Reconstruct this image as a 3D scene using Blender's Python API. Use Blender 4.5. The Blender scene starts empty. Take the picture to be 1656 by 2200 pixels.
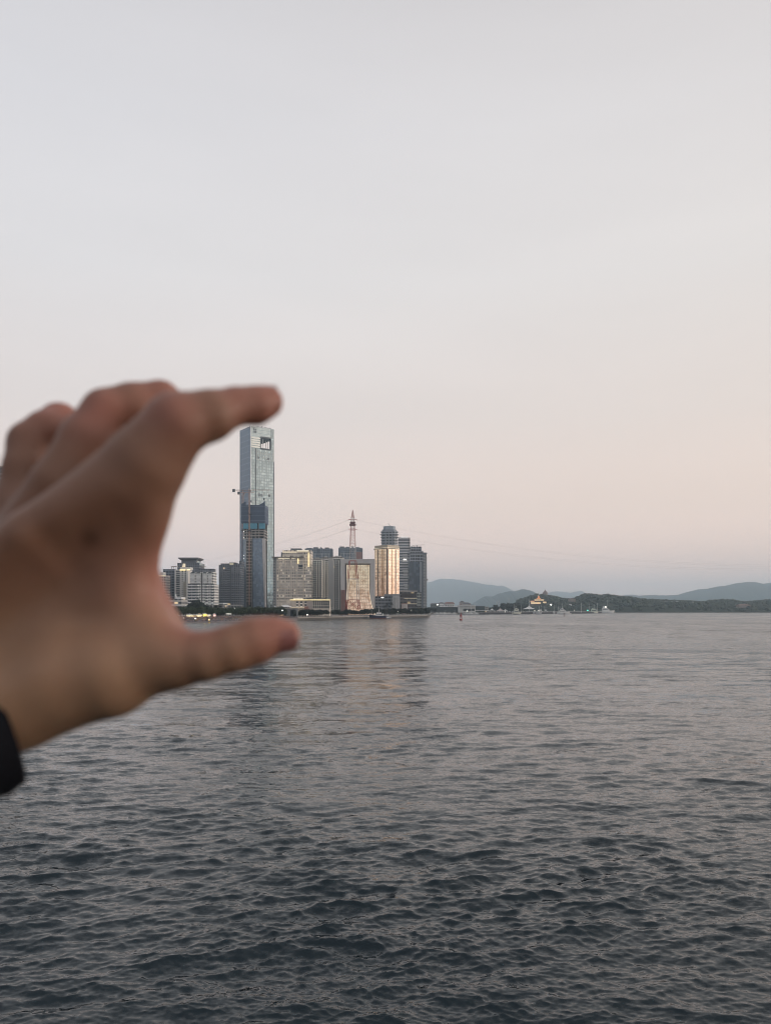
import bpy, math, random
import numpy as np
from mathutils import Vector, Matrix

random.seed(7)
rng = np.random.default_rng(11)
R = math.radians
S = bpy.context.scene
COL = S.collection

# ------------------------------------------------------------------ camera model
F = 1700.0            # focal length in photo pixels (photo 1656 wide)
HZ = 1306.0           # eye level row
EYE = 12.0            # eye height above the water, m
GZ = 3.4              # height of the city ground above the water


def P(px, py, d):
    """a sight line of the photograph, d metres out"""
    return Vector(((px - 828.0) / F * d, d, EYE - (py - HZ) / F * d))


def X(px, d):
    return (px - 828.0) / F * d


def Z(py, d):
    return EYE - (py - HZ) / F * d


# ------------------------------------------------------------------ bookkeeping
def tag(o, label=None, cat=None, group=None, kind=None):
    if label:
        o['label'] = label
    if cat:
        o['category'] = cat
    if group:
        o['group'] = group
    if kind:
        o['kind'] = kind
    return o


def thing(name, loc, rz, label, cat, group=None):
    o = bpy.data.objects.new(name, None)
    o.empty_display_size = 0.5
    o.location = loc
    o.rotation_euler = (0, 0, rz)
    COL.objects.link(o)
    return tag(o, label, cat, group)


def kids(o):
    return [c for c in S.objects if c.parent is o]


def copy_tree(o, parent=None, children=None):
    c = o.copy()
    COL.objects.link(c)
    c.parent = parent
    ch = children if children is not None else list(o.children)
    for k in ch:
        copy_tree(k, c)
    return c


class MB:
    """collects faces with metre UVs and material slots, links them as one mesh object"""

    def __init__(self):
        self.v, self.f, self.uv, self.mi = [], [], [], []

    def face(self, pts, m=0, uv=None):
        n = len(self.v)
        pts = [Vector(p) for p in pts]
        self.v += [tuple(p) for p in pts]
        self.f.append(tuple(range(n, n + len(pts))))
        if uv is None:
            nn = (pts[1] - pts[0]).cross(pts[2] - pts[0])
            ax, ay, az = abs(nn.x), abs(nn.y), abs(nn.z)
            if az > max(ax, ay) * 1.2:
                uv = [(p.x, p.y) for p in pts]
            elif ax > ay:
                uv = [(p.y, p.z) for p in pts]
            else:
                uv = [(p.x, p.z) for p in pts]
        self.uv += uv
        self.mi.append(m)

    def box(self, x0, x1, y0, y1, z0, z1, m=0, top=None):
        a = [(x0, y0), (x1, y0), (x1, y1), (x0, y1)]
        self.prism(a, z0, z1, m, top)

    def prism(self, poly, z0, z1, m=0, top=None, poly1=None, cap=True):
        """vertical-ish prism over a counter-clockwise outline; U runs along the outline in metres"""
        q = poly1 or poly
        n = len(poly)
        u = 0.0
        for i in range(n):
            j = (i + 1) % n
            a, b, c, d = poly[i], poly[j], q[j], q[i]
            L = math.hypot(b[0] - a[0], b[1] - a[1])
            self.face([(a[0], a[1], z0), (b[0], b[1], z0), (c[0], c[1], z1), (d[0], d[1], z1)], m,
                      [(u, z0), (u + L, z0), (u + L, z1), (u, z1)])
            u += L
        if cap:
            t = m if top is None else top
            self.face([(p[0], p[1], z1) for p in q], t)
            self.face([(p[0], p[1], z0) for p in reversed(poly)], t)

    def tube(self, a, b, r0, r1=None, n=6, m=0, cap=True):
        r1 = r0 if r1 is None else r1
        a, b = Vector(a), Vector(b)
        d = (b - a)
        if d.length < 1e-9:
            return
        d.normalize()
        s = d.orthogonal().normalized()
        t = d.cross(s)
        ra = [a + (s * math.cos(2 * math.pi * i / n) + t * math.sin(2 * math.pi * i / n)) * r0 for i in range(n)]
        rb = [b + (s * math.cos(2 * math.pi * i / n) + t * math.sin(2 * math.pi * i / n)) * r1 for i in range(n)]
        for i in range(n):
            j = (i + 1) % n
            self.face([ra[i], ra[j], rb[j], rb[i]], m)
        if cap:
            self.face(list(reversed(ra)), m)
            self.face(rb, m)

    def bar(self, a, b, w, m=0):
        self.tube(a, b, w * 0.7, w * 0.7, 4, m)

    def lathe(self, prof, n=12, c=(0, 0), m=0):
        for (r0, z0), (r1, z1) in zip(prof, prof[1:]):
            for i in range(n):
                a0, a1 = 2 * math.pi * i / n, 2 * math.pi * (i + 1) / n
                p = [(c[0] + r0 * math.cos(a0), c[1] + r0 * math.sin(a0), z0), (c[0] + r0 * math.cos(a1), c[1] + r0 * math.sin(a1), z0),
                     (c[0] + r1 * math.cos(a1), c[1] + r1 * math.sin(a1), z1), (c[0] + r1 * math.cos(a0), c[1] + r1 * math.sin(a0), z1)]
                if r0 < 1e-6:
                    p = [p[0], p[2], p[3]]
                elif r1 < 1e-6:
                    p = [p[0], p[1], p[2]]
                self.face(p, m)

    def mesh(self, name, mats, smooth=False, merge=False):
        me = bpy.data.meshes.new(name)
        me.from_pydata(self.v, [], self.f)
        uvl = me.uv_layers.new(name='UVMap')
        uvl.data.foreach_set('uv', np.array(self.uv, np.float32).ravel())
        me.polygons.foreach_set('material_index', np.array(self.mi, np.int32))
        for m in (mats if isinstance(mats, (list, tuple)) else [mats]):
            me.materials.append(m)
        if merge:
            import bmesh
            bm = bmesh.new()
            bm.from_mesh(me)
            bmesh.ops.remove_doubles(bm, verts=bm.verts, dist=1e-4)
            bm.to_mesh(me)
            bm.free()
        if smooth:
            me.polygons.foreach_set('use_smooth', np.ones(len(me.polygons), bool))
        me.update()
        return me

    def build(self, name, mats, parent=None, smooth=False, merge=False, loc=None):
        me = self.mesh(name, mats, smooth, merge)
        o = bpy.data.objects.new(name, me)
        COL.objects.link(o)
        if parent is not None:
            o.parent = parent
        if loc is not None:
            o.location = loc
        return o


def np_mesh(name, verts, quads, mat, smooth=True, parent=None):
    me = bpy.data.meshes.new(name)
    nv, nq = len(verts), len(quads)
    me.vertices.add(nv)
    me.vertices.foreach_set('co', np.asarray(verts, np.float32).ravel())
    k = quads.shape[1]
    me.loops.add(nq * k)
    me.loops.foreach_set('vertex_index', np.asarray(quads, np.int32).ravel())
    me.polygons.add(nq)
    me.polygons.foreach_set('loop_start', np.arange(0, nq * k, k, dtype=np.int32))
    me.polygons.foreach_set('use_smooth', np.full(nq, smooth, bool))
    me.materials.append(mat)
    me.update(calc_edges=True)
    me.validate()
    o = bpy.data.objects.new(name, me)
    COL.objects.link(o)
    o.parent = parent
    return o


# ------------------------------------------------------------------ materials
class NT:
    def __init__(self, name):
        self.m = bpy.data.materials.new(name)
        self.m.use_nodes = True
        self.t = self.m.node_tree
        self.t.nodes.clear()
        self.out = self.t.nodes.new('ShaderNodeOutputMaterial')
        self.b = self.t.nodes.new('ShaderNodeBsdfPrincipled')
        self.t.links.new(self.b.outputs[0], self.out.inputs['Surface'])

    def n(self, kind, **kw):
        x = self.t.nodes.new('ShaderNode' + kind)
        for k, v in kw.items():
            setattr(x, k, v)
        return x

    def put(self, sock, v):
        if hasattr(v, 'is_output') or isinstance(v, bpy.types.NodeSocket):
            self.t.links.new(v, sock)
        elif isinstance(v, (tuple, list)) and len(v) == 3 and sock.type == 'RGBA':
            sock.default_value = (*v, 1)
        else:
            sock.default_value = v

    def math(self, op, a, b=0.0, c=0.0):
        x = self.n('Math', operation=op)
        self.put(x.inputs[0], a)
        self.put(x.inputs[1], b)
        self.put(x.inputs[2], c)
        return x.outputs[0]

    def vmath(self, op, a, b=(0, 0, 0)):
        x = self.n('VectorMath', operation=op)
        self.put(x.inputs[0], a)
        if op == 'SCALE':
            self.put(x.inputs['Scale'], b)
        else:
            self.put(x.inputs[1], b)
        return x.outputs['Value'] if op in ('DOT_PRODUCT', 'LENGTH') else x.outputs[0]

    def mix(self, f, a, b):
        x = self.n('Mix', data_type='RGBA')
        self.put(x.inputs['Factor'], f)
        self.put(x.inputs[6], a)
        self.put(x.inputs[7], b)
        return x.outputs[2]

    def ramp(self, f, stops, interp='LINEAR'):
        x = self.n('ValToRGB')
        x.color_ramp.interpolation = interp
        e = x.color_ramp.elements
        while len(e) < len(stops):
            e.new(0.5)
        for el, (p, c) in zip(e, stops):
            el.position = p
            el.color = (*c, 1) if len(c) == 3 else c
        self.put(x.inputs[0], f)
        return x.outputs[0]

    def noise(self, vec, scale, detail=3.0, rough=0.55, dist=0.0):
        x = self.n('TexNoise')
        self.put(x.inputs['Vector'], vec)
        x.inputs['Scale'].default_value = scale
        x.inputs['Detail'].default_value = detail
        x.inputs['Roughness'].default_value = rough
        x.inputs['Distortion'].default_value = dist
        return x

    def obj(self):
        return self.n('TexCoord').outputs['Object']

    def set(self, **kw):
        names = dict(color='Base Color', rough='Roughness', metal='Metallic', ior='IOR', spec='Specular IOR Level',
                     emit='Emission Color', estr='Emission Strength', normal='Normal', sss='Subsurface Weight')
        for k, v in kw.items():
            self.put(self.b.inputs[names[k]], v)
        return self


_plain = {}


def plain(name, color, rough=0.6, metal=0.0, var=0.18, scale=0.4, spec=0.5):
    if name in _plain:
        return _plain[name]
    k = NT(name)
    nz = k.noise(k.obj(), scale, 5, 0.65)
    lo = tuple(c * (1 - var) for c in color)
    hi = tuple(min(1, c * (1 + var)) for c in color)
    k.set(color=k.mix(nz.outputs['Fac'], lo, hi), rough=rough, metal=metal, spec=spec)
    _plain[name] = k.m
    return k.m


def lamp_mat(name, color, strength):
    if name in _plain:
        return _plain[name]
    k = NT(name)
    nz = k.noise(k.obj(), 0.35, 2)
    st = k.math('MULTIPLY_ADD', nz.outputs['Fac'], strength * 0.8, strength * 0.6)
    k.set(color=color, emit=color, estr=st, rough=0.5)
    _plain[name] = k.m
    return k.m


def facade(name, wall, glass, bay, floor, u=(0.15, 0.85), v=(0.3, 0.82), lit=0.012, rough=0.65, grough=0.12, wallvar=0.14,
           gvar=0.6, metal=0.0, litc=(1.0, 0.72, 0.38), litst=0.9, band=0.0, bandc=None, gspec=0.5):
    """wall with a grid of panes from metre UVs; pane tone differs from pane to pane, a few are lit"""
    k = NT(name)
    uv = k.n('UVMap', uv_map='UVMap').outputs[0]
    sx = k.n('SeparateXYZ')
    k.put(sx.inputs[0], uv)
    uu = k.math('DIVIDE', sx.outputs[0], bay)
    vv = k.math('DIVIDE', sx.outputs[1], floor)
    fu, fv = k.math('FRACT', uu), k.math('FRACT', vv)
    iu, iv = k.math('FLOOR', uu), k.math('FLOOR', vv)
    m = k.math('MULTIPLY', k.math('MULTIPLY', k.math('GREATER_THAN', fu, u[0]), k.math('LESS_THAN', fu, u[1])),
               k.math('MULTIPLY', k.math('GREATER_THAN', fv, v[0]), k.math('LESS_THAN', fv, v[1])))
    cb = k.n('CombineXYZ')
    k.put(cb.inputs[0], iu)
    k.put(cb.inputs[1], iv)
    wn = k.n('TexWhiteNoise', noise_dimensions='2D')
    k.put(wn.inputs['Vector'], cb.outputs[0])
    r = wn.outputs['Value']
    g = k.mix(r, tuple(c * (1 - gvar) for c in glass), tuple(min(1, c * (1 + gvar)) for c in glass))
    nz = k.noise(uv, 0.11, 5, 0.65).outputs['Fac']
    w = k.mix(nz, tuple(c * (1 - wallvar) for c in wall), tuple(min(1, c * (1 + wallvar)) for c in wall))
    if bandc is not None:
        bm = k.math('LESS_THAN', fv, band)
        w = k.mix(bm, w, bandc)
    k.set(color=k.mix(m, w, g))
    rr = k.math('MULTIPLY_ADD', m, grough - rough, rough)
    k.set(rough=rr, spec=gspec)
    if metal:
        k.set(metal=k.math('MULTIPLY', m, metal))
    if lit > 0:
        sep = k.n('SeparateColor')
        k.put(sep.inputs[0], wn.outputs['Color'])
        on = k.math('MULTIPLY', m, k.math('GREATER_THAN', sep.outputs[2], 1 - lit))
        k.set(emit=litc, estr=k.math('MULTIPLY', on, litst))
    return k.m


# ------------------------------------------------------------------ render, camera, world, sun
S.render.engine = 'CYCLES'
S.cycles.use_denoising = True
S.cycles.filter_width = 1.0
try:
    S.cycles.denoiser = 'OPENIMAGEDENOISE'
    S.cycles.denoising_input_passes = 'RGB_ALBEDO_NORMAL'
except Exception:
    pass
S.cycles.max_bounces = 7
S.cycles.diffuse_bounces = 3
S.cycles.glossy_bounces = 3
S.cycles.transmission_bounces = 2
S.cycles.volume_bounces = 3
S.cycles.transparent_max_bounces = 8
S.cycles.caustics_reflective = False
S.cycles.caustics_refractive = False
S.cycles.sample_clamp_indirect = 4.0
S.view_settings.view_transform = 'Standard'
S.view_settings.look = 'None'
S.view_settings.exposure = 0.0
S.view_settings.gamma = 1.0
S.render.film_transparent = False

cam = bpy.data.cameras.new('camera')
co = bpy.data.objects.new('camera', cam)
COL.objects.link(co)
co.location = (0, 0, EYE)
co.rotation_euler = (R(90), 0, 0)
cam.sensor_fit = 'HORIZONTAL'
cam.sensor_width = 36.0
cam.lens = 36.0 * F / 1656.0
cam.shift_y = (HZ - 1100.0) / 1656.0
cam.clip_start = 0.05
cam.clip_end = 60000.0
cam.dof.use_dof = True
cam.dof.focus_distance = 1100.0
cam.dof.aperture_fstop = 8.6
S.camera = co

SUN_AZ, SUN_EL = R(94), R(9)
w = bpy.data.worlds.new('World')
S.world = w
w.use_nodes = True
t = w.node_tree
t.nodes.clear()


def wn(kind, **kw):
    x = t.nodes.new('ShaderNode' + kind)
    for k, v in kw.items():
        setattr(x, k, v)
    return x


tc = wn('TexCoord')
sep = wn('SeparateXYZ')
t.links.new(tc.outputs['Generated'], sep.inputs[0])
rampn = wn('ValToRGB')


def srgb(r, g, b):
    return tuple(((c / 255 + 0.055) / 1.055) ** 2.4 if c > 10 else c / 255 / 12.92 for c in (r, g, b))


stops = [(0.0, (1.42, 0.96, 0.82)), (0.03, (1.32, 0.91, 0.78)), (0.06, (1.16, 0.84, 0.72)), (0.12, (0.96, 0.755, 0.66)), (0.23, (0.835, 0.73, 0.685)), (0.38, (0.79, 0.75, 0.745)),
         (0.52, (0.735, 0.71, 0.725)), (0.64, (0.665, 0.64, 0.655)), (1.0, (0.42, 0.44, 0.49))]
e = rampn.color_ramp.elements
while len(e) < len(stops):
    e.new(0.5)
for el, (p, c) in zip(e, stops):
    el.position = p
    el.color = (*c, 1)
t.links.new(sep.outputs[2], rampn.inputs[0])
# the after-glow side of the sky is bright, the opposite side blue and dim
dotn = wn('VectorMath', operation='DOT_PRODUCT')
t.links.new(tc.outputs['Generated'], dotn.inputs[0])
ax = R(72)
dotn.inputs[1].default_value = (math.sin(ax), math.cos(ax), 0.35)
r2 = wn('ValToRGB')
e = r2.color_ramp.elements
st2 = [(0.0, (0.16, 0.18, 0.21)), (0.16, (0.40, 0.43, 0.48)), (0.30, (0.84, 0.86, 0.90)), (0.42, (0.99, 0.99, 0.99)), (0.7, (1.0, 1.0, 1.0)), (1.0, (1.0, 1.0, 1.0))]
while len(e) < len(st2):
    e.new(0.5)
for el, (p, c) in zip(e, st2):
    el.position = p
    el.color = (*c, 1)
mr = wn('MapRange')
mr.inputs[1].default_value = -1.0
mr.inputs[2].default_value = 1.0
t.links.new(dotn.outputs['Value'], mr.inputs[0])
t.links.new(mr.outputs[0], r2.inputs[0])
mul = wn('Mix', data_type='RGBA', blend_type='MULTIPLY')
mul.inputs['Factor'].default_value = 1.0
t.links.new(rampn.outputs[0], mul.inputs[6])
t.links.new(r2.outputs[0], mul.inputs[7])
# thin cloud unevenness
nz = wn('TexNoise')
nz.inputs['Scale'].default_value = 1.7
nz.inputs['Detail'].default_value = 6
mp = wn('Mapping')
mp.inputs['Scale'].default_value = (1, 1, 5.5)
t.links.new(tc.outputs['Generated'], mp.inputs[0])
t.links.new(mp.outputs[0], nz.inputs['Vector'])
mr2 = wn('MapRange')
mr2.inputs[1].default_value = 0.25
mr2.inputs[2].default_value = 0.75
mr2.inputs[3].default_value = 0.962
mr2.inputs[4].default_value = 1.038
t.links.new(nz.outputs['Fac'], mr2.inputs[0])
mul2 = wn('VectorMath', operation='SCALE')
t.links.new(mul.outputs[2], mul2.inputs[0])
t.links.new(mr2.outputs[0], mul2.inputs['Scale'])
bg = wn('Background')
bg.inputs['Strength'].default_value = 1.0
# the right hand side is a little peachier
mrx = wn('MapRange')
mrx.inputs[1].default_value = -0.35
mrx.inputs[2].default_value = 0.45
t.links.new(sep.outputs[0], mrx.inputs[0])
mxp = wn('Mix', data_type='RGBA')
mxp.inputs[6].default_value = (0.985, 0.995, 1.0, 1)
mxp.inputs[7].default_value = (1.03, 1.005, 0.965, 1)
t.links.new(mrx.outputs[0], mxp.inputs['Factor'])
mul3 = wn('VectorMath', operation='MULTIPLY')
t.links.new(mul2.outputs[0], mul3.inputs[0])
t.links.new(mxp.outputs[2], mul3.inputs[1])
t.links.new(mul3.outputs[0], bg.inputs['Color'])
sky = wn('TexSky', sky_type='NISHITA')
sky.sun_disc = False
sky.sun_elevation = SUN_EL
sky.sun_rotation = SUN_AZ
bg2 = wn('Background')
bg2.inputs['Strength'].default_value = 0.006
t.links.new(sky.outputs[0], bg2.inputs['Color'])
ad = wn('AddShader')
t.links.new(bg.outputs[0], ad.inputs[0])
t.links.new(bg2.outputs[0], ad.inputs[1])
wo = wn('OutputWorld')
t.links.new(ad.outputs[0], wo.inputs['Surface'])

sl = bpy.data.lights.new('sun', 'SUN')
sl.energy = 1.5
sl.angle = R(14)
sl.color = (1.0, 0.79, 0.64)
so = bpy.data.objects.new('sun', sl)
COL.objects.link(so)
sd = Vector((math.sin(SUN_AZ) * math.cos(SUN_EL), math.cos(SUN_AZ) * math.cos(SUN_EL), math.sin(SUN_EL)))
so.rotation_euler = sd.to_track_quat('Z', 'Y').to_euler()
so.location = (40, -20, 60)

# ------------------------------------------------------------------ haze
HAZE = 0.00014
hb = MB()
hb.box(-16000, 16000, -9000, 18000, -6.0, 560.0)
k = NT('hazy_air')
k.t.nodes.remove(k.b)
vol = k.n('VolumePrincipled')
vol.inputs['Color'].default_value = (0.68, 0.87, 1.0, 1)
vol.inputs['Density'].default_value = HAZE
vol.inputs['Anisotropy'].default_value = 0.88
k.t.links.new(vol.outputs[0], k.out.inputs['Volume'])
hz = hb.build('haze', k.m)
tag(hz, 'pale bluish evening haze that fades the far hills', 'haze', kind='stuff')

# ------------------------------------------------------------------ water
def waves(xx, yy, spacing):
    """sum of short crested wind waves; a wave shorter than the mesh can carry fades out"""
    r = np.random.default_rng(5)
    zz = np.zeros_like(xx)
    dx = np.zeros_like(xx)
    dy = np.zeros_like(xx)
    N = 120
    lam = 8.0 * (0.12 / 8.0) ** (np.arange(N) / (N - 1))
    for L in lam:
        L *= 1 + 0.15 * r.standard_normal()
        th = (R(-96) if r.random() < 0.7 else R(-72)) + R(19) * r.standard_normal() * (1 if L > 1.2 else 1.4)
        slope = (0.040 if L > 0.7 else 0.044) * (1.0 if L < 1.8 else (1.8 / L) ** 0.8) * (1 if L > 0.6 else 1.2)
        A = slope * L / (2 * math.pi) * (0.6 + 0.8 * r.random())
        kx, ky = math.cos(th) * 2 * math.pi / L, math.sin(th) * 2 * math.pi / L
        ph = r.random() * 6.283
        fade = np.clip((L / spacing - 2.2) / 2.5, 0, 1)
        # short crests: amplitude drifts along the crest
        qx, qy = -math.sin(th) / L, math.cos(th) / L
        mod = 0.65 + 0.55 * np.sin((xx * qx + yy * qy) * 0.75 + 0.35 * (xx * kx + yy * ky) + r.random() * 6.283)
        a = A * fade * mod
        p = xx * kx + yy * ky + ph
        zz += a * np.cos(p)
        s = a * np.sin(p) * 0.85
        dx -= s * math.cos(th)
        dy -= s * math.sin(th)
    # gusts and slicks: the sea is rougher in some patches than in others
    g_ = 0.0
    for wx, wy, ph, am in ((0.11, 0.07, 0.4, 1.0), (-0.06, 0.16, 2.1, 0.8), (0.27, -0.13, 4.4, 0.6), (0.19, 0.31, 1.3, 0.5), (-0.41, 0.22, 5.2, 0.35)):
        g_ = g_ + am * np.sin(xx * wx + yy * wy + ph + 0.9 * np.sin(xx * wy * 0.7 - yy * wx * 0.9 + ph * 2))
    g_ = np.clip(1.0 + 0.26 * g_, 0.45, 1.6)
    return dx * g_, dy * g_, zz * g_


def make_water():
    a_in = np.linspace(-R(33), R(33), 980)
    a_out = np.linspace(R(33), 2 * math.pi - R(33), 60)[1:-1]
    ang = np.concatenate([a_in, a_out])
    n_in = 720
    # rows evenly spread in the view from r=15 to 900 m, then geometric
    inv = np.linspace(EYE / 17.0, EYE / 900.0, n_in)
    rad = EYE / inv
    rad = np.concatenate([[0.01, 5.0, 11.0, 15.0], rad, np.geomspace(940, 8200, 50)])
    A, Rr = np.meshgrid(ang, rad)
    xx, yy = Rr * np.sin(A), Rr * np.cos(A)
    dr = np.gradient(rad)
    sp = np.maximum(dr[:, None] * np.ones_like(A), Rr * 66 / 57.3 / 980)
    sp[:, 980:] = 1e3
    zz = np.zeros_like(xx)
    dx, dy, zz = waves(xx, yy, sp)
    v = np.stack([xx + dx, yy + dy, zz], -1).reshape(-1, 3)
    nr, na = A.shape
    i = np.arange(nr - 1)[:, None] * na + np.arange(na)[None, :]
    j = np.arange(nr - 1)[:, None] * na + (np.arange(na)[None, :] + 1) % na
    q = np.stack([i, i + na, j + na, j], -1).reshape(-1, 4)
    cap = np.array([0.0, 0.0, 0.0])
    k = NT('sea_water')
    geo = k.n('NewGeometry')
    pos = geo.outputs['Position']

    def slopes(scale, stretch, amp, detail=2.0, rough=0.6):
        mp_ = k.n('Mapping')
        k.put(mp_.inputs['Vector'], pos)
        mp_.inputs['Scale'].default_value = stretch
        nn = k.noise(mp_.outputs[0], scale, detail, rough)
        c = k.vmath('SUBTRACT', nn.outputs['Color'], (0.5, 0.5, 0.5))
        return k.vmath('MULTIPLY', c, (amp, amp, 0.0))

    dist = k.vmath('LENGTH', pos)
    far = k.math('SMOOTH_MIN', 1.0, k.math('DIVIDE', dist, 170.0), 0.3)
    s0 = slopes(7.0, (0.50, 1.0, 1.0), 0.55, 2.0, 0.6)          # capillary ripples
    s1 = slopes(2.1, (0.40, 1.0, 1.0), 0.90, 3.0, 0.65)         # ripples, under half a metre
    s2 = k.vmath('SCALE', slopes(0.33, (0.35, 1.0, 1.0), 1.20, 3.0), far)   # wavelets the far mesh cannot carry
    s3 = k.vmath('SCALE', slopes(0.075, (0.35, 1.0, 1.0), 0.65, 2.0), far)
    rg2 = k.n('MapRange')
    k.put(rg2.inputs[0], dist)
    rg2.inputs[1].default_value = 90.0
    rg2.inputs[2].default_value = 380.0
    s4 = k.vmath('SCALE', slopes(0.55, (0.9, 0.085, 1.0), 0.85, 2.0), rg2.outputs[0])      # wave groups seen far out
    tot = k.vmath('ADD', k.vmath('ADD', k.vmath('ADD', k.vmath('ADD', s0, s1), s2), s3), s4)
    # slicks and gusts: the wind ruffles the water in patches
    mpp = k.n('Mapping')
    k.put(mpp.inputs['Vector'], pos)
    mpp.inputs['Scale'].default_value = (0.016, 0.0060, 0.01)
    pn = k.noise(mpp.outputs[0], 1.0, 5.0, 0.62, 1.0)
    pf = k.ramp(pn.outputs['Fac'], [(0.34, (0.42, 0.42, 0.42)), (0.56, (1, 1, 1)), (0.75, (1.25, 1.25, 1.25))])
    tot = k.vmath('MULTIPLY', tot, pf)
    nrm = k.vmath('NORMALIZE', k.vmath('ADD', geo.outputs['Normal'], tot))
    # ripples too small to draw far out act as roughness
    rg = k.n('MapRange')
    k.put(rg.inputs[0], dist)
    for i_, v_ in ((1, 40.0), (2, 500.0), (3, 0.05), (4, 0.25)):
        rg.inputs[i_].default_value = v_
    rgh = k.math('MULTIPLY', rg.outputs[0], k.math('MULTIPLY_ADD', pf, 0.35, 0.65))
    k.set(color=(0.0095, 0.0165, 0.0205), rough=rgh, ior=1.333, spec=0.66, normal=nrm)
    k.b.inputs['Specular Tint'].default_value = (0.85, 0.99, 1.07, 1)
    o = np_mesh('water', v, q, k.m, smooth=True)
    tag(o, 'grey rippled sea with short dark wavelets', 'water', kind='structure')
    return o


make_water()

# ------------------------------------------------------------------ the hand
HD = 0.40


def hp(px, py, r, dz=0.0):
    d = HD + dz
    p = P(px, py, d)
    return (np.array(p), r * d / F)


def sdf_chain(G, pts):
    out = None
    for (a, ra), (b, rb) in zip(pts, pts[1:]):
        ba = b - a
        L2 = float(ba @ ba) + 1e-12
        pa = G - a
        h = np.clip((pa @ ba) / L2, 0, 1)
        d = np.linalg.norm(pa - h[..., None] * ba, axis=-1) - (ra + (rb - ra) * h)
        out = d if out is None else smin(out, d, 0.0025)
    return out


def smin(a, b, k):
    h = np.clip(0.5 + 0.5 * (b - a) / k, 0, 1)
    return b + (a - b) * h - k * h * (1 - h)


def surface_nets(val, org, step):
    nx, ny, nz = val.shape
    s = val < 0
    cnt = np.zeros((nx - 1, ny - 1, nz - 1), np.int8)
    for i in (0, 1):
        for j in (0, 1):
            for k in (0, 1):
                cnt += s[i:nx - 1 + i, j:ny - 1 + j, k:nz - 1 + k]
    act = (cnt > 0) & (cnt < 8)
    idx = -np.ones(act.shape, np.int64)
    cells = np.argwhere(act)
    idx[act] = np.arange(len(cells))
    acc = np.zeros((len(cells), 3))
    n = np.zeros(len(cells))
    cs = [(i, j, k) for i in (0, 1) for j in (0, 1) for k in (0, 1)]
    for a in cs:
        for b in cs:
            if sum(abs(p - q) for p, q in zip(a, b)) == 1 and a < b:
                va = val[cells[:, 0] + a[0], cells[:, 1] + a[1], cells[:, 2] + a[2]]
                vb = val[cells[:, 0] + b[0], cells[:, 1] + b[1], cells[:, 2] + b[2]]
                c = (va < 0) != (vb < 0)
                tt = np.where(c, va / np.where(c, va - vb, 1), 0)
                for ax_ in range(3):
                    acc[:, ax_] += np.where(c, a[ax_] + (b[ax_] - a[ax_]) * tt, 0)
                n += c
    verts = (cells + acc / n[:, None]) * step + org
    quads = []
    for ax_ in range(3):
        u, v = (ax_ + 1) % 3, (ax_ + 2) % 3
        sl0 = [slice(None)] * 3
        sl1 = [slice(None)] * 3
        sl0[ax_] = slice(0, -1)
        sl1[ax_] = slice(1, None)
        cr = s[tuple(sl0)] != s[tuple(sl1)]
        e_ = np.argwhere(cr)
        e_ = e_[(e_[:, u] > 0) & (e_[:, v] > 0) & (e_[:, u] < val.shape[u] - 1) & (e_[:, v] < val.shape[v] - 1)]
        flip = s[tuple(e_.T)]
        du, dv = np.zeros(3, int), np.zeros(3, int)
        du[u], dv[v] = 1, 1
        q = np.stack([idx[tuple((e_ - du - dv).T)], idx[tuple((e_ - dv).T)], idx[tuple(e_.T)], idx[tuple((e_ - du).T)]], -1)
        q[~flip] = q[~flip][:, ::-1]
        quads.append(q)
    return verts, np.concatenate(quads)


def skin_material():
    k = NT('skin')
    ob = k.obj()
    big = k.noise(ob, 38.0, 3, 0.6).outputs['Fac']
    fine = k.noise(ob, 420.0, 3, 0.6).outputs['Fac']
    at = k.n('Attribute', attribute_name='flush').outputs['Fac']       # redder pads, knuckles and web
    mo = k.n('Attribute', attribute_name='mole').outputs['Fac']  # soft darker spot on the back of the hand
    tan_highlight = k.n('Attribute', attribute_name='tan').outputs['Fac']  # yellower skin at thumb and wrist, plus a highlight painted into its colour
    c = k.mix(at, k.mix(tan_highlight, (0.285, 0.155, 0.100), (0.46, 0.285, 0.172)), (0.46, 0.188, 0.142))
    #, 0.140, 0.095), (0.37, 0.135, 0.11))
    c = k.mix(k.math('MULTIPLY', big, 0.5), c, (0.225, 0.115, 0.082))
    c = k.mix(k.math('MULTIPLY', fine, 0.25), c, (0.20, 0.10, 0.07))
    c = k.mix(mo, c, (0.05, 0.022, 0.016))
    bm = k.n('Bump')
    bm.inputs['Strength'].default_value = 0.25
    bm.inputs['Distance'].default_value = 0.0006
    vor = k.n('TexVoronoi')
    vor.inputs['Scale'].default_value = 900.0
    k.put(vor.inputs['Vector'], ob)
    k.put(bm.inputs['Height'], vor.outputs['Distance'])
    k.set(color=c, rough=0.52, spec=0.35, sss=0.25, normal=bm.outputs[0])
    k.b.inputs['Subsurface Radius'].default_value = (0.006, 0.0025, 0.0015)
    k.b.inputs['Subsurface Scale'].default_value = 1.0
    return k.m


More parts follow.
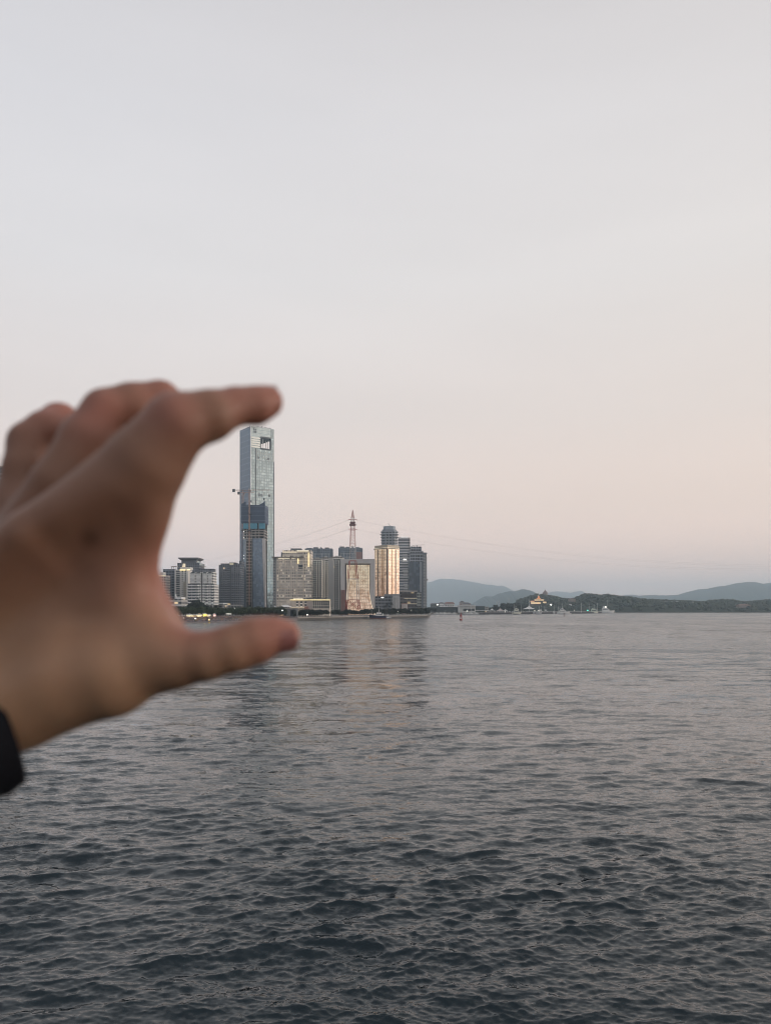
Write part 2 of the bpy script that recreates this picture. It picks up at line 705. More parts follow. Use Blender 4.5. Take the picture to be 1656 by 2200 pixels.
def make_hand():
    step = 0.0017
    # metacarpals, thenar muscle, first web, wrist and forearm
    palm = [
        [hp(240, 1062, 78, -0.010), hp(90, 1182, 88, -0.012), hp(-60, 1310, 92, -0.010)],
        [hp(95, 1280, 84, 0.010), hp(-10, 1450, 98, 0.004)],
        [hp(128, 1050, 60, 0.020), hp(20, 1240, 80, 0.026), hp(-50, 1450, 92, 0.016)],
        [hp(44, 1092, 54, 0.040), hp(-40, 1260, 76, 0.044), hp(-85, 1450, 86, 0.026)],
        [hp(-14, 1160, 52, 0.056), hp(-80, 1300, 66, 0.058), hp(-110, 1460, 78, 0.036)],
        [hp(236, 1140, 88, 0.002), hp(180, 1290, 116, 0.016), hp(60, 1440, 116, 0.010)],
        [hp(262, 1100, 86, -0.002), hp(250, 1200, 78, 0.006), hp(258, 1290, 78, 0.008), hp(335, 1400, 58, 0.002)],
        [hp(338, 1415, 64, 0.000), hp(235, 1440, 98, 0.000), hp(120, 1456, 114, 0.000), hp(20, 1490, 114, 0.000)],
        [hp(20, 1490, 114, 0.000), hp(-140, 1550, 110, -0.012), hp(-420, 1660, 128, -0.05)],
    ]
    inner = [hp(290, 1200, 44, 0.034), hp(311, 1270, 41, 0.036), hp(334, 1316, 40, 0.030), hp(362, 1352, 36, 0.018)]
    fingers = {
        'thumb': [hp(330, 1415, 66, 0.000), hp(390, 1416, 59, -0.002), hp(440, 1411, 53, -0.004), hp(500, 1394, 51, -0.003), hp(548, 1377, 51, 0.000), hp(585, 1366, 41, 0.002), hp(612, 1365, 34, 0.003)],
        'index': [hp(262, 1090, 94, -0.004), hp(312, 1000, 86, -0.010), hp(380, 912, 69, -0.012), hp(450, 893, 55, -0.006), hp(505, 873, 41, 0.002), hp(548, 871, 41, 0.008), hp(573, 863, 36, 0.012)],
        'middle': [hp(136, 1040, 60, 0.018), hp(184, 945, 55, 0.022), hp(226, 885, 49, 0.027), hp(285, 874, 51, 0.034), hp(345, 860, 42, 0.040), hp(400, 905, 36, 0.056), hp(418, 935, 30, 0.062)],
        'ring': [hp(46, 1085, 52, 0.040), hp(54, 1010, 46, 0.042), hp(62, 951, 44, 0.047), hp(98, 926, 43, 0.052), hp(128, 908, 42, 0.064), hp(180, 945, 36, 0.080), hp(200, 975, 30, 0.084)],
        'little': [hp(-12, 1150, 46, 0.056), hp(24, 1080, 42, 0.060), hp(60, 1030, 40, 0.064), hp(110, 1010, 36, 0.078), hp(150, 1020, 32, 0.088), hp(176, 1050, 28, 0.092)],
    }
    bumps = []      # knuckles
    tips = [hp(606, 1364, 60), hp(572, 868, 60, 0.014), hp(400, 905, 60, 0.056), hp(350, 1240, 70, 0.02), hp(430, 1345, 50), hp(372, 890, 36, -0.02), hp(505, 865, 34, 0.0), hp(215, 875, 50, 0.01), hp(350, 862, 50, 0.04), hp(130, 890, 60, 0.06)]
    lo = np.array([X(-430, 0.36) - 0.02, 0.30, Z(1720, 0.40) - 0.02])
    lo[0] = X(-190, 0.40)
    hi = np.array([X(668, 0.41), 0.525, Z(790, 0.42)])
    nn = np.ceil((hi - lo) / step).astype(int)
    gx = [lo[i] + step * np.arange(nn[i]) for i in range(3)]
    G = np.stack(np.meshgrid(*gx, indexing='ij'), -1).astype(np.float32)
    pd = None
    for c in palm:
        d = sdf_chain(G, c)
        pd = d if pd is None else smin(pd, d, 0.011)
    tot = pd
    for nm, c in fingers.items():
        d = sdf_chain(G, c)
        kk = 0.010 if nm in ('thumb', 'index') else 0.007
        if nm == 'index':
            tot = smin(tot, d, kk)
            continue
        f = smin(pd, d, kk)
        tot = smin(tot, f, 0.0020)
    for (c, r_) in bumps:
        d = np.linalg.norm(G - c, axis=-1) - r_
        tot = smin(tot, d, 0.008)
    tot = smin(tot, sdf_chain(G, inner), 0.0035)
    # hollow behind the knuckles between thumb and index bones
    # the hollow between the bones of thumb and forefinger
    hol = sdf_chain(G, [hp(250, 1165, 58, -0.033), hp(120, 1225, 72, -0.034), hp(-60, 1350, 80, -0.034)])
    tot = -smin(-tot, hol, 0.020)
    v, q = surface_nets(tot, lo, step)
    # relax the voxel steps
    for _ in range(3):
        acc = np.zeros_like(v)
        cn = np.zeros(len(v))
        for a, b in ((0, 1), (1, 2), (2, 3), (3, 0)):
            np.add.at(acc, q[:, a], v[q[:, b]])
            np.add.at(acc, q[:, b], v[q[:, a]])
            np.add.at(cn, q[:, a], 1)
            np.add.at(cn, q[:, b], 1)
        v = v * 0.5 + 0.5 * acc / cn[:, None]
    base = np.array(P(40, 1480, HD))
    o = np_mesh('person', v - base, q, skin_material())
    o.location = base
    me = o.data
    fl = np.zeros(len(v))
    for c, r_ in tips:
        fl = np.maximum(fl, np.exp(-(np.linalg.norm(v - c, axis=1) / (r_ * 1.6)) ** 2))
    a = me.attributes.new('flush', 'FLOAT', 'POINT')
    a.data.foreach_set('value', fl.astype(np.float32))
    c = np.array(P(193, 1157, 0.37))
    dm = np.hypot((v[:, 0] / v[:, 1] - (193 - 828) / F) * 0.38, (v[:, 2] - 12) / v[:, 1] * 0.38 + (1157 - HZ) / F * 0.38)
    dark_spot = 0.6 * np.exp(-(dm / 0.0052) ** 2) * (v[:, 1] < 0.42)
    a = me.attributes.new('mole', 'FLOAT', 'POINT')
    a.data.foreach_set('value', dark_spot.astype(np.float32))
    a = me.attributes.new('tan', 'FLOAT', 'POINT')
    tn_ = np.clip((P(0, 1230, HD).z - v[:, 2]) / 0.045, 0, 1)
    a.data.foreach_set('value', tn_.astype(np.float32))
    tag(o, 'outstretched left hand in a dark sleeve pinching the glass tower between thumb and forefinger', 'person')

    # nails: thin domed plates bedded in the skin
    nail = NT('fingernail')
    nn_ = nail.noise(nail.obj(), 120.0, 2).outputs['Fac']
    nail.set(color=nail.mix(nn_, (0.30, 0.125, 0.11), (0.36, 0.16, 0.14)), rough=0.3, spec=0.5)

    def plate(ctr, along, out, la, lb, th):
        along = Vector(along).normalized()
        out = Vector(out)
        out = (out - along * out.dot(along)).normalized()
        side = along.cross(out)
        vs, fs = [], []
        nu, nv = 14, 12
        for sgn in (1, -1):
            for i in range(nu + 1):
                for j in range(nv + 1):
                    s_, t_ = i / nu * 2 - 1, j / nv * 2 - 1
                    e1 = math.sqrt(max(0, 1 - abs(s_) ** 4))
                    w_ = lb * t_ * e1
                    drop = -(w_ ** 2) / (2 * lb * 1.25) - (la * s_) ** 2 / (2 * la * 5)
                    vs.append(Vector(ctr) + along * la * s_ + side * w_ + out * (drop + sgn * th / 2))
        m_ = (nu + 1) * (nv + 1)
        for sgn in (0, 1):
            for i in range(nu):
                for j in range(nv):
                    a_ = sgn * m_ + i * (nv + 1) + j
                    f_ = [a_, a_ + 1, a_ + nv + 2, a_ + nv + 1]
                    fs.append(f_ if sgn else f_[::-1])
        vs = [p - Vector(base) for p in vs]
        return np_mesh('nail', [tuple(p) for p in vs], np.array(fs), nail.m, parent=o)

    tp = Vector(hp(610, 1365, 0, 0.003)[0])
    tb = Vector(hp(548, 1377, 0, 0)[0])
    dr_ = (tp - tb).normalized()
    no_ = Vector((0.12, -0.88, -0.48)).normalized()
    plate(tp + no_ * 0.0083 - dr_ * 0.0005, dr_, no_, 0.0082, 0.0066, 0.0022)
    ip = Vector(hp(573, 863, 0, 0.012)[0])
    ib = Vector(hp(505, 873, 0, 0.002)[0])
    di = (ip - ib).normalized()
    plate(ip + Vector((0, 0.25, 0.97)) * 0.0076 - di * 0.001, di, (0, 0.25, 0.97), 0.0065, 0.0055, 0.0018)

    # sleeve
    A = Vector(P(-420, 1700, 0.35))
    B = Vector(P(-12, 1550, 0.395))
    axd = (B - A).normalized()
    B = B + axd * 0.002
    sref = axd.cross(Vector((0, 1, 0))).normalized()
    tref = axd.cross(sref)
    L = (B - A).length
    vs, fs = [], []
    nseg, nring = 56, 60
    prof = []
    for i in range(nring + 1):
        prof.append((i / nring, 1.0))
    for i in range(8):
        prof.append((1.0 + 0.008 * math.sin(i / 7 * math.pi), 1.0 - 0.05 * i / 7))
    for i in range(1, 16):
        prof.append((1.0 - i / 15 * 0.4, 0.945))
    r2_ = np.random.default_rng(3)
    phs = r2_.random(12) * 6.28
    for (s_, k_) in prof:
        c = A + axd * L * s_
        r0 = 0.0335 + (1 - s_) * 0.012
        for j in range(nseg):
            a_ = 2 * math.pi * j / nseg
            fold = 0.0013 * math.sin(9 * s_ * 3 + 2 * a_ + phs[0]) * math.sin(17 * s_ + phs[1]) + 0.0010 * math.sin(40 * s_ + 3 * a_ + phs[2])
            rr = (r0 + fold * (1 if s_ < 0.93 else 0.3)) * k_
            if 0.90 < s_ < 0.915 and k_ == 1.0:
                rr -= 0.0008
            vs.append(tuple(c + sref * math.cos(a_) * rr * 1.05 + tref * math.sin(a_) * rr * 0.9 - Vector(base)))
    for i in range(len(prof) - 1):
        for j in range(nseg):
            fs.append((i * nseg + j, i * nseg + (j + 1) % nseg, (i + 1) * nseg + (j + 1) % nseg, (i + 1) * nseg + j))
    cl = NT('black_jacket_cloth')
    wv = cl.noise(cl.obj(), 1600.0, 2).outputs['Fac']
    bm = cl.n('Bump')
    bm.inputs['Strength'].default_value = 0.3
    bm.inputs['Distance'].default_value = 0.0004
    cl.put(bm.inputs['Height'], wv)
    cl.set(color=cl.mix(wv, (0.003, 0.0035, 0.006), (0.007, 0.008, 0.012)), rough=0.8, spec=0.15, normal=bm.outputs[0])
    np_mesh('sleeve', vs, np.array(fs), cl.m, parent=o)
    return o


make_hand()

# ------------------------------------------------------------------ shared materials
CONC = plain('concrete', (0.48, 0.44, 0.41), 0.8)
PALE = plain('pale_render', (0.74, 0.73, 0.70), 0.75)
WHITE = plain('white_paint', (0.84, 0.84, 0.83), 0.5, var=0.08)
DKGLASS = plain('dark_glass', (0.03, 0.04, 0.055), 0.08, var=0.3)
DKMETAL = plain('dark_metal', (0.06, 0.065, 0.07), 0.5)
RED = plain('red_paint', (0.30, 0.045, 0.04), 0.5)
CRANE_RUST = plain('crane_red', (0.50, 0.32, 0.25), 0.6)
LAMPW = lamp_mat('white_lamp', (1.0, 0.95, 0.85), 3.2)
LAMPY = lamp_mat('warm_lamp', (1.0, 0.74, 0.30), 3.2)
GOLDLINE = lamp_mat('gold_light_line', (1.0, 0.82, 0.44), 1.35)
SOFTGOLD = lamp_mat('soft_gold_light', (1.0, 0.88, 0.66), 0.55)
GREENLAMP = lamp_mat('green_lamp', (0.15, 1.0, 0.75), 5.0)
ROOFGREY = plain('roof_grey', (0.16, 0.17, 0.19), 0.8)
LEAFMAT = None


def corner_block(xc, x0, x1, ytop, d, th, ybot=None, z0=GZ):
    """Empty at a block's near corner; width, depth and height so that its outline spans the given sight lines"""
    th = R(th)
    c, s = math.cos(th), math.sin(th)
    t1, t0 = (x1 - 828) / F, (x0 - 828) / F
    xx = X(xc, d)
    w_ = (t1 * d - xx) / (c - t1 * s)
    dep = (xx - t0 * d) / (s + t0 * c) if s > 0.02 else 25.0
    return Vector((xx, d, z0)), th, w_, dep, Z(ytop, d) - z0


def row_boxes(mb, x0, x1, n, w, y0, y1, z0, z1, m=0):
    for i in range(n):
        c = x0 + (x1 - x0) * (i + 0.5) / n
        mb.box(c - w / 2, c + w / 2, y0, y1, z0, z1, m)


def put_windows(parent, mesh, spots, limit=100, name='window', rz=0.0):
    """one object for each window, sharing a mesh; what is past the limit becomes one stuff part"""
    for (x, y, z) in spots[:limit]:
        o = bpy.data.objects.new(name, mesh)
        o.location = (x, y, z)
        o.rotation_euler = (0, 0, rz)
        COL.objects.link(o)
        o.parent = parent
    rest = spots[limit:]
    if rest:
        me = bpy.data.meshes.new(name)
        vs, fs, mi = [], [], []
        cr, sr = math.cos(rz), math.sin(rz)
        for (x, y, z) in rest:
            n = len(vs)
            vs += [(v.co.x * cr - v.co.y * sr + x, v.co.x * sr + v.co.y * cr + y, v.co.z + z) for v in mesh.vertices]
            fs += [tuple(n + i for i in p.vertices) for p in mesh.polygons]
            mi += [p.material_index for p in mesh.polygons]
        me.from_pydata(vs, [], fs)
        for m in mesh.materials:
            me.materials.append(m)
        me.polygons.foreach_set('material_index', mi)
        o = bpy.data.objects.new(name, me)
        COL.objects.link(o)
        o.parent = parent
        o['kind'] = 'stuff'


def window_mesh(w, h, glass, frame, dep=0.35):
    b = MB()
    b.box(-w / 2, w / 2, -dep, 0.05, -h / 2, h / 2, 0)
    b.box(-w / 2 - 0.15, w / 2 + 0.15, -dep - 0.2, 0.05, -h / 2 - 0.35, -h / 2 - 0.004, 1)
    return b.mesh('window', [glass, frame])


WINGLASS = NT('window_glass')
_oi = WINGLASS.n('ObjectInfo').outputs['Random']
WINGLASS.set(color=WINGLASS.ramp(_oi, [(0.0, (0.03, 0.035, 0.045)), (0.7, (0.07, 0.08, 0.095)), (1.0, (0.15, 0.155, 0.16))]), rough=0.12)
WINGLASS = WINGLASS.m

# ------------------------------------------------------------------ the land
gm = NT('city_ground')
nz_ = gm.noise(gm.obj(), 0.02, 6, 0.7).outputs['Fac']
gm.set(color=gm.mix(nz_, (0.10, 0.10, 0.095), (0.22, 0.21, 0.19)), rough=0.9)


def shore(px):
    """distance of the waterline on a sight line of the near shore"""
    return float(np.interp(px, [-900, -200, 380, 520, 640, 700, 800, 920], [420, 520, 610, 660, 740, 800, 872, 945]))


g = MB()
front = [(-900, shore(-900)), (-200, shore(-200)), (200, shore(200)), (380, shore(380)), (520, shore(520)), (600, shore(600))]
front = [(X(p, d + 34), d + 34) for p, d in front]
front += [(X(p, shore(p) + 6), shore(p) + 6) for p in (640, 700, 800, 918)]
front += [(X(922, 990), 990), (X(926, 1420), 1420), (X(1000, 1490), 1490), (X(1290, 1800), 1800), (X(1322, 1870), 1870), (X(1322, 3000), 3000)]
back = [(X(1322, 3000), 5200), (-3500, 5200), (-3500, 460)]
poly = front + back
g.prism(poly, -2.0, GZ, 0)
o = g.build('ground', gm.m)
tag(o, 'flat city ground behind the far waterfront', 'ground', kind='structure')

# sandy beach sloping into the water under the crowd
bm_ = NT('beach_sand')
n1 = bm_.noise(bm_.obj(), 0.12, 6, 0.7).outputs['Fac']
bm_.set(color=bm_.mix(n1, (0.12, 0.095, 0.09), (0.27, 0.225, 0.205)), rough=0.95)
b = MB()
ps = [-900, -200, 200, 340, 380, 420, 460, 520, 570, 610, 640]
for p0, p1 in zip(ps, ps[1:]):
    d0, d1 = shore(p0), shore(p1)
    e0, e1 = d0 + 36, d1 + 36
    if p1 >= 620:
        e1 = d1 + 8
    b.face([(X(p0, d0 - 6), d0 - 6, -0.9), (X(p1, d1 - 6), d1 - 6, -0.9), (X(p1, e1), e1, GZ + 0.06), (X(p0, e0), e0, GZ + 0.06)])
    b.face([(X(p0, e0), e0, GZ + 0.06), (X(p1, e1), e1, GZ + 0.06), (X(p1, e1 + 14), e1 + 14, GZ + 0.06), (X(p0, e0 + 14), e0 + 14, GZ + 0.06)])
o = b.build('beach', bm_.m)
tag(o, 'brown sandy beach sloping to the water in front of the tree row', 'beach', kind='structure')

# quay wall with a pale promenade edge, right of the beach
ql = [(640, 0), (700, 0), (800, 0), (860, 0), (918, 0)]
t_ = thing('quay_wall', P(780, 1330, 850).to_tuple()[:2] + (0,), 0, 'long pale quay wall with piers along the far promenade', 'quay wall')
off = t_.location
b1, b2, b3 = MB(), MB(), MB()
for (p0, _), (p1, _) in zip(ql, ql[1:]):
    a0, a1 = Vector((X(p0, shore(p0)), shore(p0), 0)), Vector((X(p1, shore(p1)), shore(p1), 0))
    for bb, f0, f1, z0, z1 in ((b1, 0, 6, -2.0, 2.1), (b2, -0.6, 7, 2.1, 3.0)):
        bb.prism([(a0.x - off.x, a0.y + f0 - off.y), (a1.x - off.x, a1.y + f0 - off.y), (a1.x - off.x, a1.y + f1 - off.y), (a0.x - off.x, a0.y + f1 - off.y)], z0, z1)
    n = int((a1 - a0).length / 6)
    for i in range(n):
        c = a0.lerp(a1, i / n) - off
        b3.box(c.x - 0.09, c.x + 0.09, c.y + 0.6, c.y + 0.8, 3.0, 4.15)
    q0, q1 = a0 - off, a1 - off
    for zz in (3.6, 4.1):
        b3.bar((q0.x, q0.y + 0.7, zz), (q1.x, q1.y + 0.7, zz), 0.07)
b1.build('wall_face', plain('quay_stone', (0.12, 0.115, 0.11), 0.9, var=0.4, scale=0.3), t_)
b2.build('promenade_edge', plain('quay_edge', (0.42, 0.39, 0.36), 0.8), t_)
b3.build('railing', WHITE, t_)

# ------------------------------------------------------------------ the tall glass tower
def glass_wall(name, base, bay, floor, dark, metal=0.85, lean=0.03, rough=0.10, band=(0.36, 0.43, 0.44), bandf=0.30, mull=0.08, var=0.25):
    k = NT(name)
    uv = k.n('UVMap', uv_map='UVMap').outputs[0]
    sx = k.n('SeparateXYZ')
    k.put(sx.inputs[0], uv)
    uu, vv = k.math('DIVIDE', sx.outputs[0], bay), k.math('DIVIDE', sx.outputs[1], floor)
    fu, fv = k.math('FRACT', uu), k.math('FRACT', vv)
    cb = k.n('CombineXYZ')
    k.put(cb.inputs[0], k.math('FLOOR', uu))
    k.put(cb.inputs[1], k.math('FLOOR', vv))
    wn_ = k.n('TexWhiteNoise', noise_dimensions='2D')
    k.put(wn_.inputs['Vector'], cb.outputs[0])
    c = k.mix(wn_.outputs['Value'], tuple(x * (1 - var) for x in base), tuple(min(1, x * (1 + var)) for x in base))
    lowf = k.noise(uv, 0.035, 3, 0.6).outputs['Fac']
    c = k.mix(k.math('MULTIPLY', lowf, 0.45), c, dark)
    isb = k.math('LESS_THAN', fv, bandf)
    c = k.mix(isb, c, band)
    ism = k.math('LESS_THAN', fu, mull)
    c = k.mix(ism, c, dark)
    sep_ = k.n('SeparateColor')
    k.put(sep_.inputs[0], wn_.outputs['Color'])
    lit = k.math('MULTIPLY', k.math('GREATER_THAN', sep_.outputs[1], 0.996), k.math('GREATER_THAN', fv, 0.5))
    rr = k.math('MULTIPLY_ADD', sep_.outputs[0], 0.12, rough)
    k.set(color=c, metal=metal, rough=rr, emit=(1, 0.9, 0.7), estr=k.math('MULTIPLY', lit, 0.5))
    # each pane leans a hair its own way
    tn = k.vmath('SUBTRACT', wn_.outputs['Color'], (0.5, 0.5, 0.5))
    geo = k.n('NewGeometry')
    nn = k.vmath('NORMALIZE', k.vmath('ADD', geo.outputs['Normal'], k.vmath('SCALE', tn, lean)))
    k.set(normal=nn)
    return k.m


G_BRIGHT = glass_wall('tower_glass_bright', (0.52, 0.60, 0.60), 3.0, 4.4, (0.20, 0.26, 0.28), var=0.22, mull=0.14)
G_BLUE = glass_wall('tower_glass_blue', (0.25, 0.31, 0.38), 3.0, 8.8, (0.11, 0.14, 0.19), band=(0.31, 0.37, 0.44), bandf=0.16, var=0.06)
G_TOP = glass_wall('tower_glass_crown', (0.60, 0.68, 0.67), 1.6, 5.0, (0.30, 0.36, 0.37), var=0.06, bandf=0.1)
G_DARK = glass_wall('tower_glass_dark', (0.16, 0.21, 0.27), 3.0, 6.0, (0.06, 0.08, 0.11), band=(0.20, 0.25, 0.31), bandf=0.15)

loc, th, W, D_, H = corner_block(538.5, 515, 588.5, 915.0, 1200, 35)
tw = thing('glass_tower', loc, th, 'tallest glass skyscraper with a square sky opening near its top', 'skyscraper')


def tower_pts(px, py):
    """local x on the right-hand face, height, for a sight line that meets that face"""
    tx = (px - 828) / F
    c, s = math.cos(th), math.sin(th)
    u = (tx * loc.y - loc.x) / (c - tx * s)
    return u, EYE - (py - HZ) / F * (loc.y + u * s) - GZ


hx0, hz1 = tower_pts(560.2, 940.6)
hx1, hz0 = tower_pts(581.0, 965.0)
zt = tower_pts(560, 936)[1]
body = MB()
# faces: right front (y=0), left (x=0), back, right end; a square hole runs through from front to back
xs = [0, hx0, hx1, W]
zs = [0, hz0, hz1, H]
DS = 3.2
for i in range(3):
    for j in range(3):
        m = 0 if j < 2 else 2
        if (i, j) != (1, 1):
            body.face([(xs[i], 0, zs[j]), (xs[i + 1], 0, zs[j]), (xs[i + 1], 0, zs[j + 1]), (xs[i], 0, zs[j + 1])], m)
        if not (i >= 1 and j == 1):
            body.face([(xs[i + 1], D_, zs[j]), (xs[i], D_, zs[j]), (xs[i], D_, zs[j + 1]), (xs[i + 1], D_, zs[j + 1])], m)
for j in range(3):
    body.face([(0, D_, zs[j]), (0, 0, zs[j]), (0, 0, zs[j + 1]), (0, D_, zs[j + 1])], 1)
    yb = DS if j == 1 else D_
    body.face([(W, 0, zs[j]), (W, yb, zs[j]), (W, yb, zs[j + 1]), (W, 0, zs[j + 1])], 0)
body.face([(0, 0, H), (W, 0, H), (W, D_, H), (0, D_, H)], 3)
# the opening runs out through the back and the far end; a thin pier stands in front at its right
body.face([(hx0, 0, hz0), (W, 0, hz0), (W, D_, hz0), (hx0, D_, hz0)], 3)
body.face([(hx0, 0, hz1), (hx0, D_, hz1), (W, D_, hz1), (W, 0, hz1)], 3)
body.face([(hx0, 0, hz0), (hx0, D_, hz0), (hx0, D_, hz1), (hx0, 0, hz1)], 3)
body.face([(hx1, 0, hz0), (hx1, 0, hz1), (hx1, DS, hz1), (hx1, DS, hz0)], 3)
body.face([(hx1, DS, hz0), (hx1, DS, hz1), (W, DS, hz1), (W, DS, hz0)], 3)
body.build('curtain_wall', [G_BRIGHT, G_BLUE, G_TOP, DKMETAL], tw)
b = MB()
b.box(-0.7, 0.45, -0.7, 0.45, 0, H + 0.6)
b.build('corner_fin', plain('pale_fin', (0.62, 0.66, 0.67), 0.35, 0.3), tw)
b = MB()
b.box(W - 0.3, W + 0.5, -0.6, 0.4, 0, H * 0.82)
b.build('edge_fin', plain('mauve_fin', (0.22, 0.20, 0.22), 0.5), tw)
fx = tower_pts(549.0, 1000)[0]
b = MB()
b.box(fx - 0.55, fx + 0.55, -0.5, -0.05, tower_pts(549, 1300)[1], tower_pts(549, 963)[1])
b.build('dark_groove', DKMETAL, tw)
lx1 = tower_pts(558.5, 950)[0]
b = MB()
for i in range(5):
    za, zb = tower_pts(545, 962)[1], tower_pts(545, 938)[1]
    z_ = za + (zb - za) * i / 5
    b.box(0.6, hx0 - 1.0, -0.55, -0.05, z_ + 0.5, z_ + (zb - za) / 5 - 0.4)
b.build('lantern_panel', plain('pale_panel', (0.80, 0.82, 0.76), 0.22, 0.6, var=0.1), tw)
b = MB()
b.box(hx0 - 1.2, hx0 - 0.01, -0.9, -0.02, hz0 - 1, hz1 + 1)
b.box(hx1 + 0.01, hx1 + 1.2, -0.9, -0.02, hz0 - 1, hz1 + 1)
b.box(hx0 - 0.01, hx1 + 0.01, -0.9, -0.02, hz1 + 0.01, hz1 + 2.2)
b.box(hx0 - 0.01, hx1 + 0.01, -0.9, -0.02, hz0 - 2.2, hz0 - 0.01)
b.build('opening_frame', DKMETAL, tw)
for q, yq in ((0.30, 2.0), (0.95, 14.0), (1.15, 14.0)):
    b = MB()
    cx = hx0 + (hx1 - hx0) * q
    b.box(cx - 0.35, cx + 0.35, yq, yq + 0.7, hz0 + 0.01, hz1 - 0.01)
    b.build('opening_column', WHITE, tw)
za = tower_pts(565, 969)[1]
BELT = plain('belt_fin', (0.6, 0.64, 0.62), 0.4, 0.3)
for i in range(9):
    b = MB()
    cx = fx + 2 + (W - fx - 4) * i / 8
    b.box(cx - 0.25, cx + 0.25, -0.35, -0.04, za - 15, za - 1.5)
    b.build('belt_fin', BELT, tw)
zb_ = tower_pts(560, 1064)[1]
for q, z_, ww, hh in ((0.08, za - 12.5, 1.9, 3), (0.14, za - 12.5, 1.9, 3), (0.62, za - 12.5, 1.9, 3), (0.68, za - 12.5, 1.9, 3), (0.15, zb_ - 2, 3.2, 4.5), (0.28, zb_ - 2, 3.2, 4.5), (0.70, zb_ - 2, 3.2, 4.5)):
    b = MB()
    cx = fx + (W - fx) * q
    b.box(cx, cx + ww, -0.4, -0.04, z_, z_ + hh)
    b.build('vent', plain('vent_grey', (0.20, 0.23, 0.24), 0.5), tw)
# emblem at the top left of the right-hand face: a squared ring with a bar, two short rows of small signs under it
b = MB()
ex0, ez1 = tower_pts(544.3, 918.2)
ex1, ez0 = tower_pts(550.3, 924.6)
wd = ex1 - ex0
hd = ez1 - ez0
for (x0, x1, z0, z1) in ((0, 1, .82, 1), (0, .2, 0, .82), (.2, 1, 0, .18), (.8, 1, .18, .5), (.5, .8, .36, .52)):
    b.box(ex0 + wd * x0, ex0 + wd * x1, -0.35, -0.04, ez0 + hd * z0, ez0 + hd * z1)
for i in range(5):
    b.box(ex0 - 0.6 + wd * 0.27 * i, ex0 - 0.6 + wd * (0.27 * i + 0.19), -0.3, -0.04, ez0 - hd * 0.55, ez0 - hd * 0.22)
for i in range(4):
    b.box(ex0 + wd * 0.27 * i, ex0 + wd * (0.27 * i + 0.19), -0.3, -0.04, ez0 - hd * 0.95, ez0 - hd * 0.68)
b.build('emblem', DKMETAL, tw)
b = MB()
for i in range(14):
    cx = W * (0.25 + 0.62 * i / 13)
    b.box(cx, cx + 0.9, 1.5, 2.4, H, H + rng.uniform(0.6, 2.6))
b.build('roof_plant', ROOFGREY, tw)
b = MB()
cx0, cz0 = tower_pts(582, 916)[0], tower_pts(582, 941)[1]
b.box(cx0, W - 0.4, -0.32, -0.04, cz0, H - 0.5)
b.build('crown_return', plain('crown_grey', (0.30, 0.35, 0.36), 0.3, 0.5), tw)

# ------------------------------------------------------------------ tower under construction in front of it
d = 1120
x0, x1 = X(518.5, d), X(570, d)
ct = thing('tower_under_construction', (x0, d, GZ), 0, 'half built tower wrapped in dark netting with bright blue safety screens', 'unfinished tower')
cw = x1 - x0


def cx_(px):
    return X(px, d) - x0


def cz_(py):
    return Z(py, d) - GZ


net = NT('dark_blue_netting')
nq = net.noise(net.obj(), 0.35, 5, 0.7).outputs['Fac']
sx_ = net.n('SeparateXYZ')
net.put(sx_.inputs[0], net.obj())
bnd = net.math('LESS_THAN', net.math('FRACT', net.math('DIVIDE', sx_.outputs[2], 6.6)), 0.14)
net.set(color=net.mix(bnd, net.mix(nq, (0.038, 0.058, 0.105), (0.066, 0.094, 0.155)), (0.12, 0.15, 0.21)), rough=0.75)
b = MB()
b.box(0, cx_(569), 0, 32, cz_(1123.5), cz_(1084.5))
# ragged upper edge of the netting
tops = [(518.5, 1086), (521, 1082), (524.5, 1079), (528, 1077.5), (528.5, 1086)]
b.prism([(cx_(518.5), 0.0), (cx_(528), 0.0), (cx_(528), 0.8), (cx_(518.5), 0.8)], cz_(1084.5) + 0.003, cz_(1083), 0)
for i in range(8):
    f = i / 8
    b.box(cx_(519 + 9 * f), cx_(519 + 9 * (f + 1 / 8)), 0, 0.8, cz_(1083) + 0.002, cz_(1083) + 0.4 + f * cz_(1077.5) * 0 + f * (cz_(1077) - cz_(1083)))
for i in range(10):
    f = i / 10
    b.box(cx_(556 + 13 * f), cx_(556 + 13 * (f + .1)), 0, 0.8, cz_(1084.5) + 0.002, cz_(1084.5) + 0.4 + f ** 1.6 * (cz_(1075.5) - cz_(1084.5)))
b.build('netting', net.m, ct)
b = MB()
for i, (a0, a1) in enumerate(((523, 535), (536, 552.5), (556.5, 569.5))):
    n = 3
    for j in range(n):
        p0, p1 = a0 + (a1 - a0) * j / n, a0 + (a1 - a0) * (j + 1) / n
        b.box(cx_(p0) + 0.08, cx_(p1) - 0.08, -1.2, -0.6, cz_(1136), cz_(1124.6))
b.build('safety_screen', plain('blue_safety_screen', (0.10, 0.36, 0.50), 0.5, var=0.25, scale=0.2), ct)
b = MB()
b.box(cx_(521), cx_(571.5), -1.6, 0.02, cz_(1137.5), cz_(1136.3))
b.build('screen_deck', DKMETAL, ct)
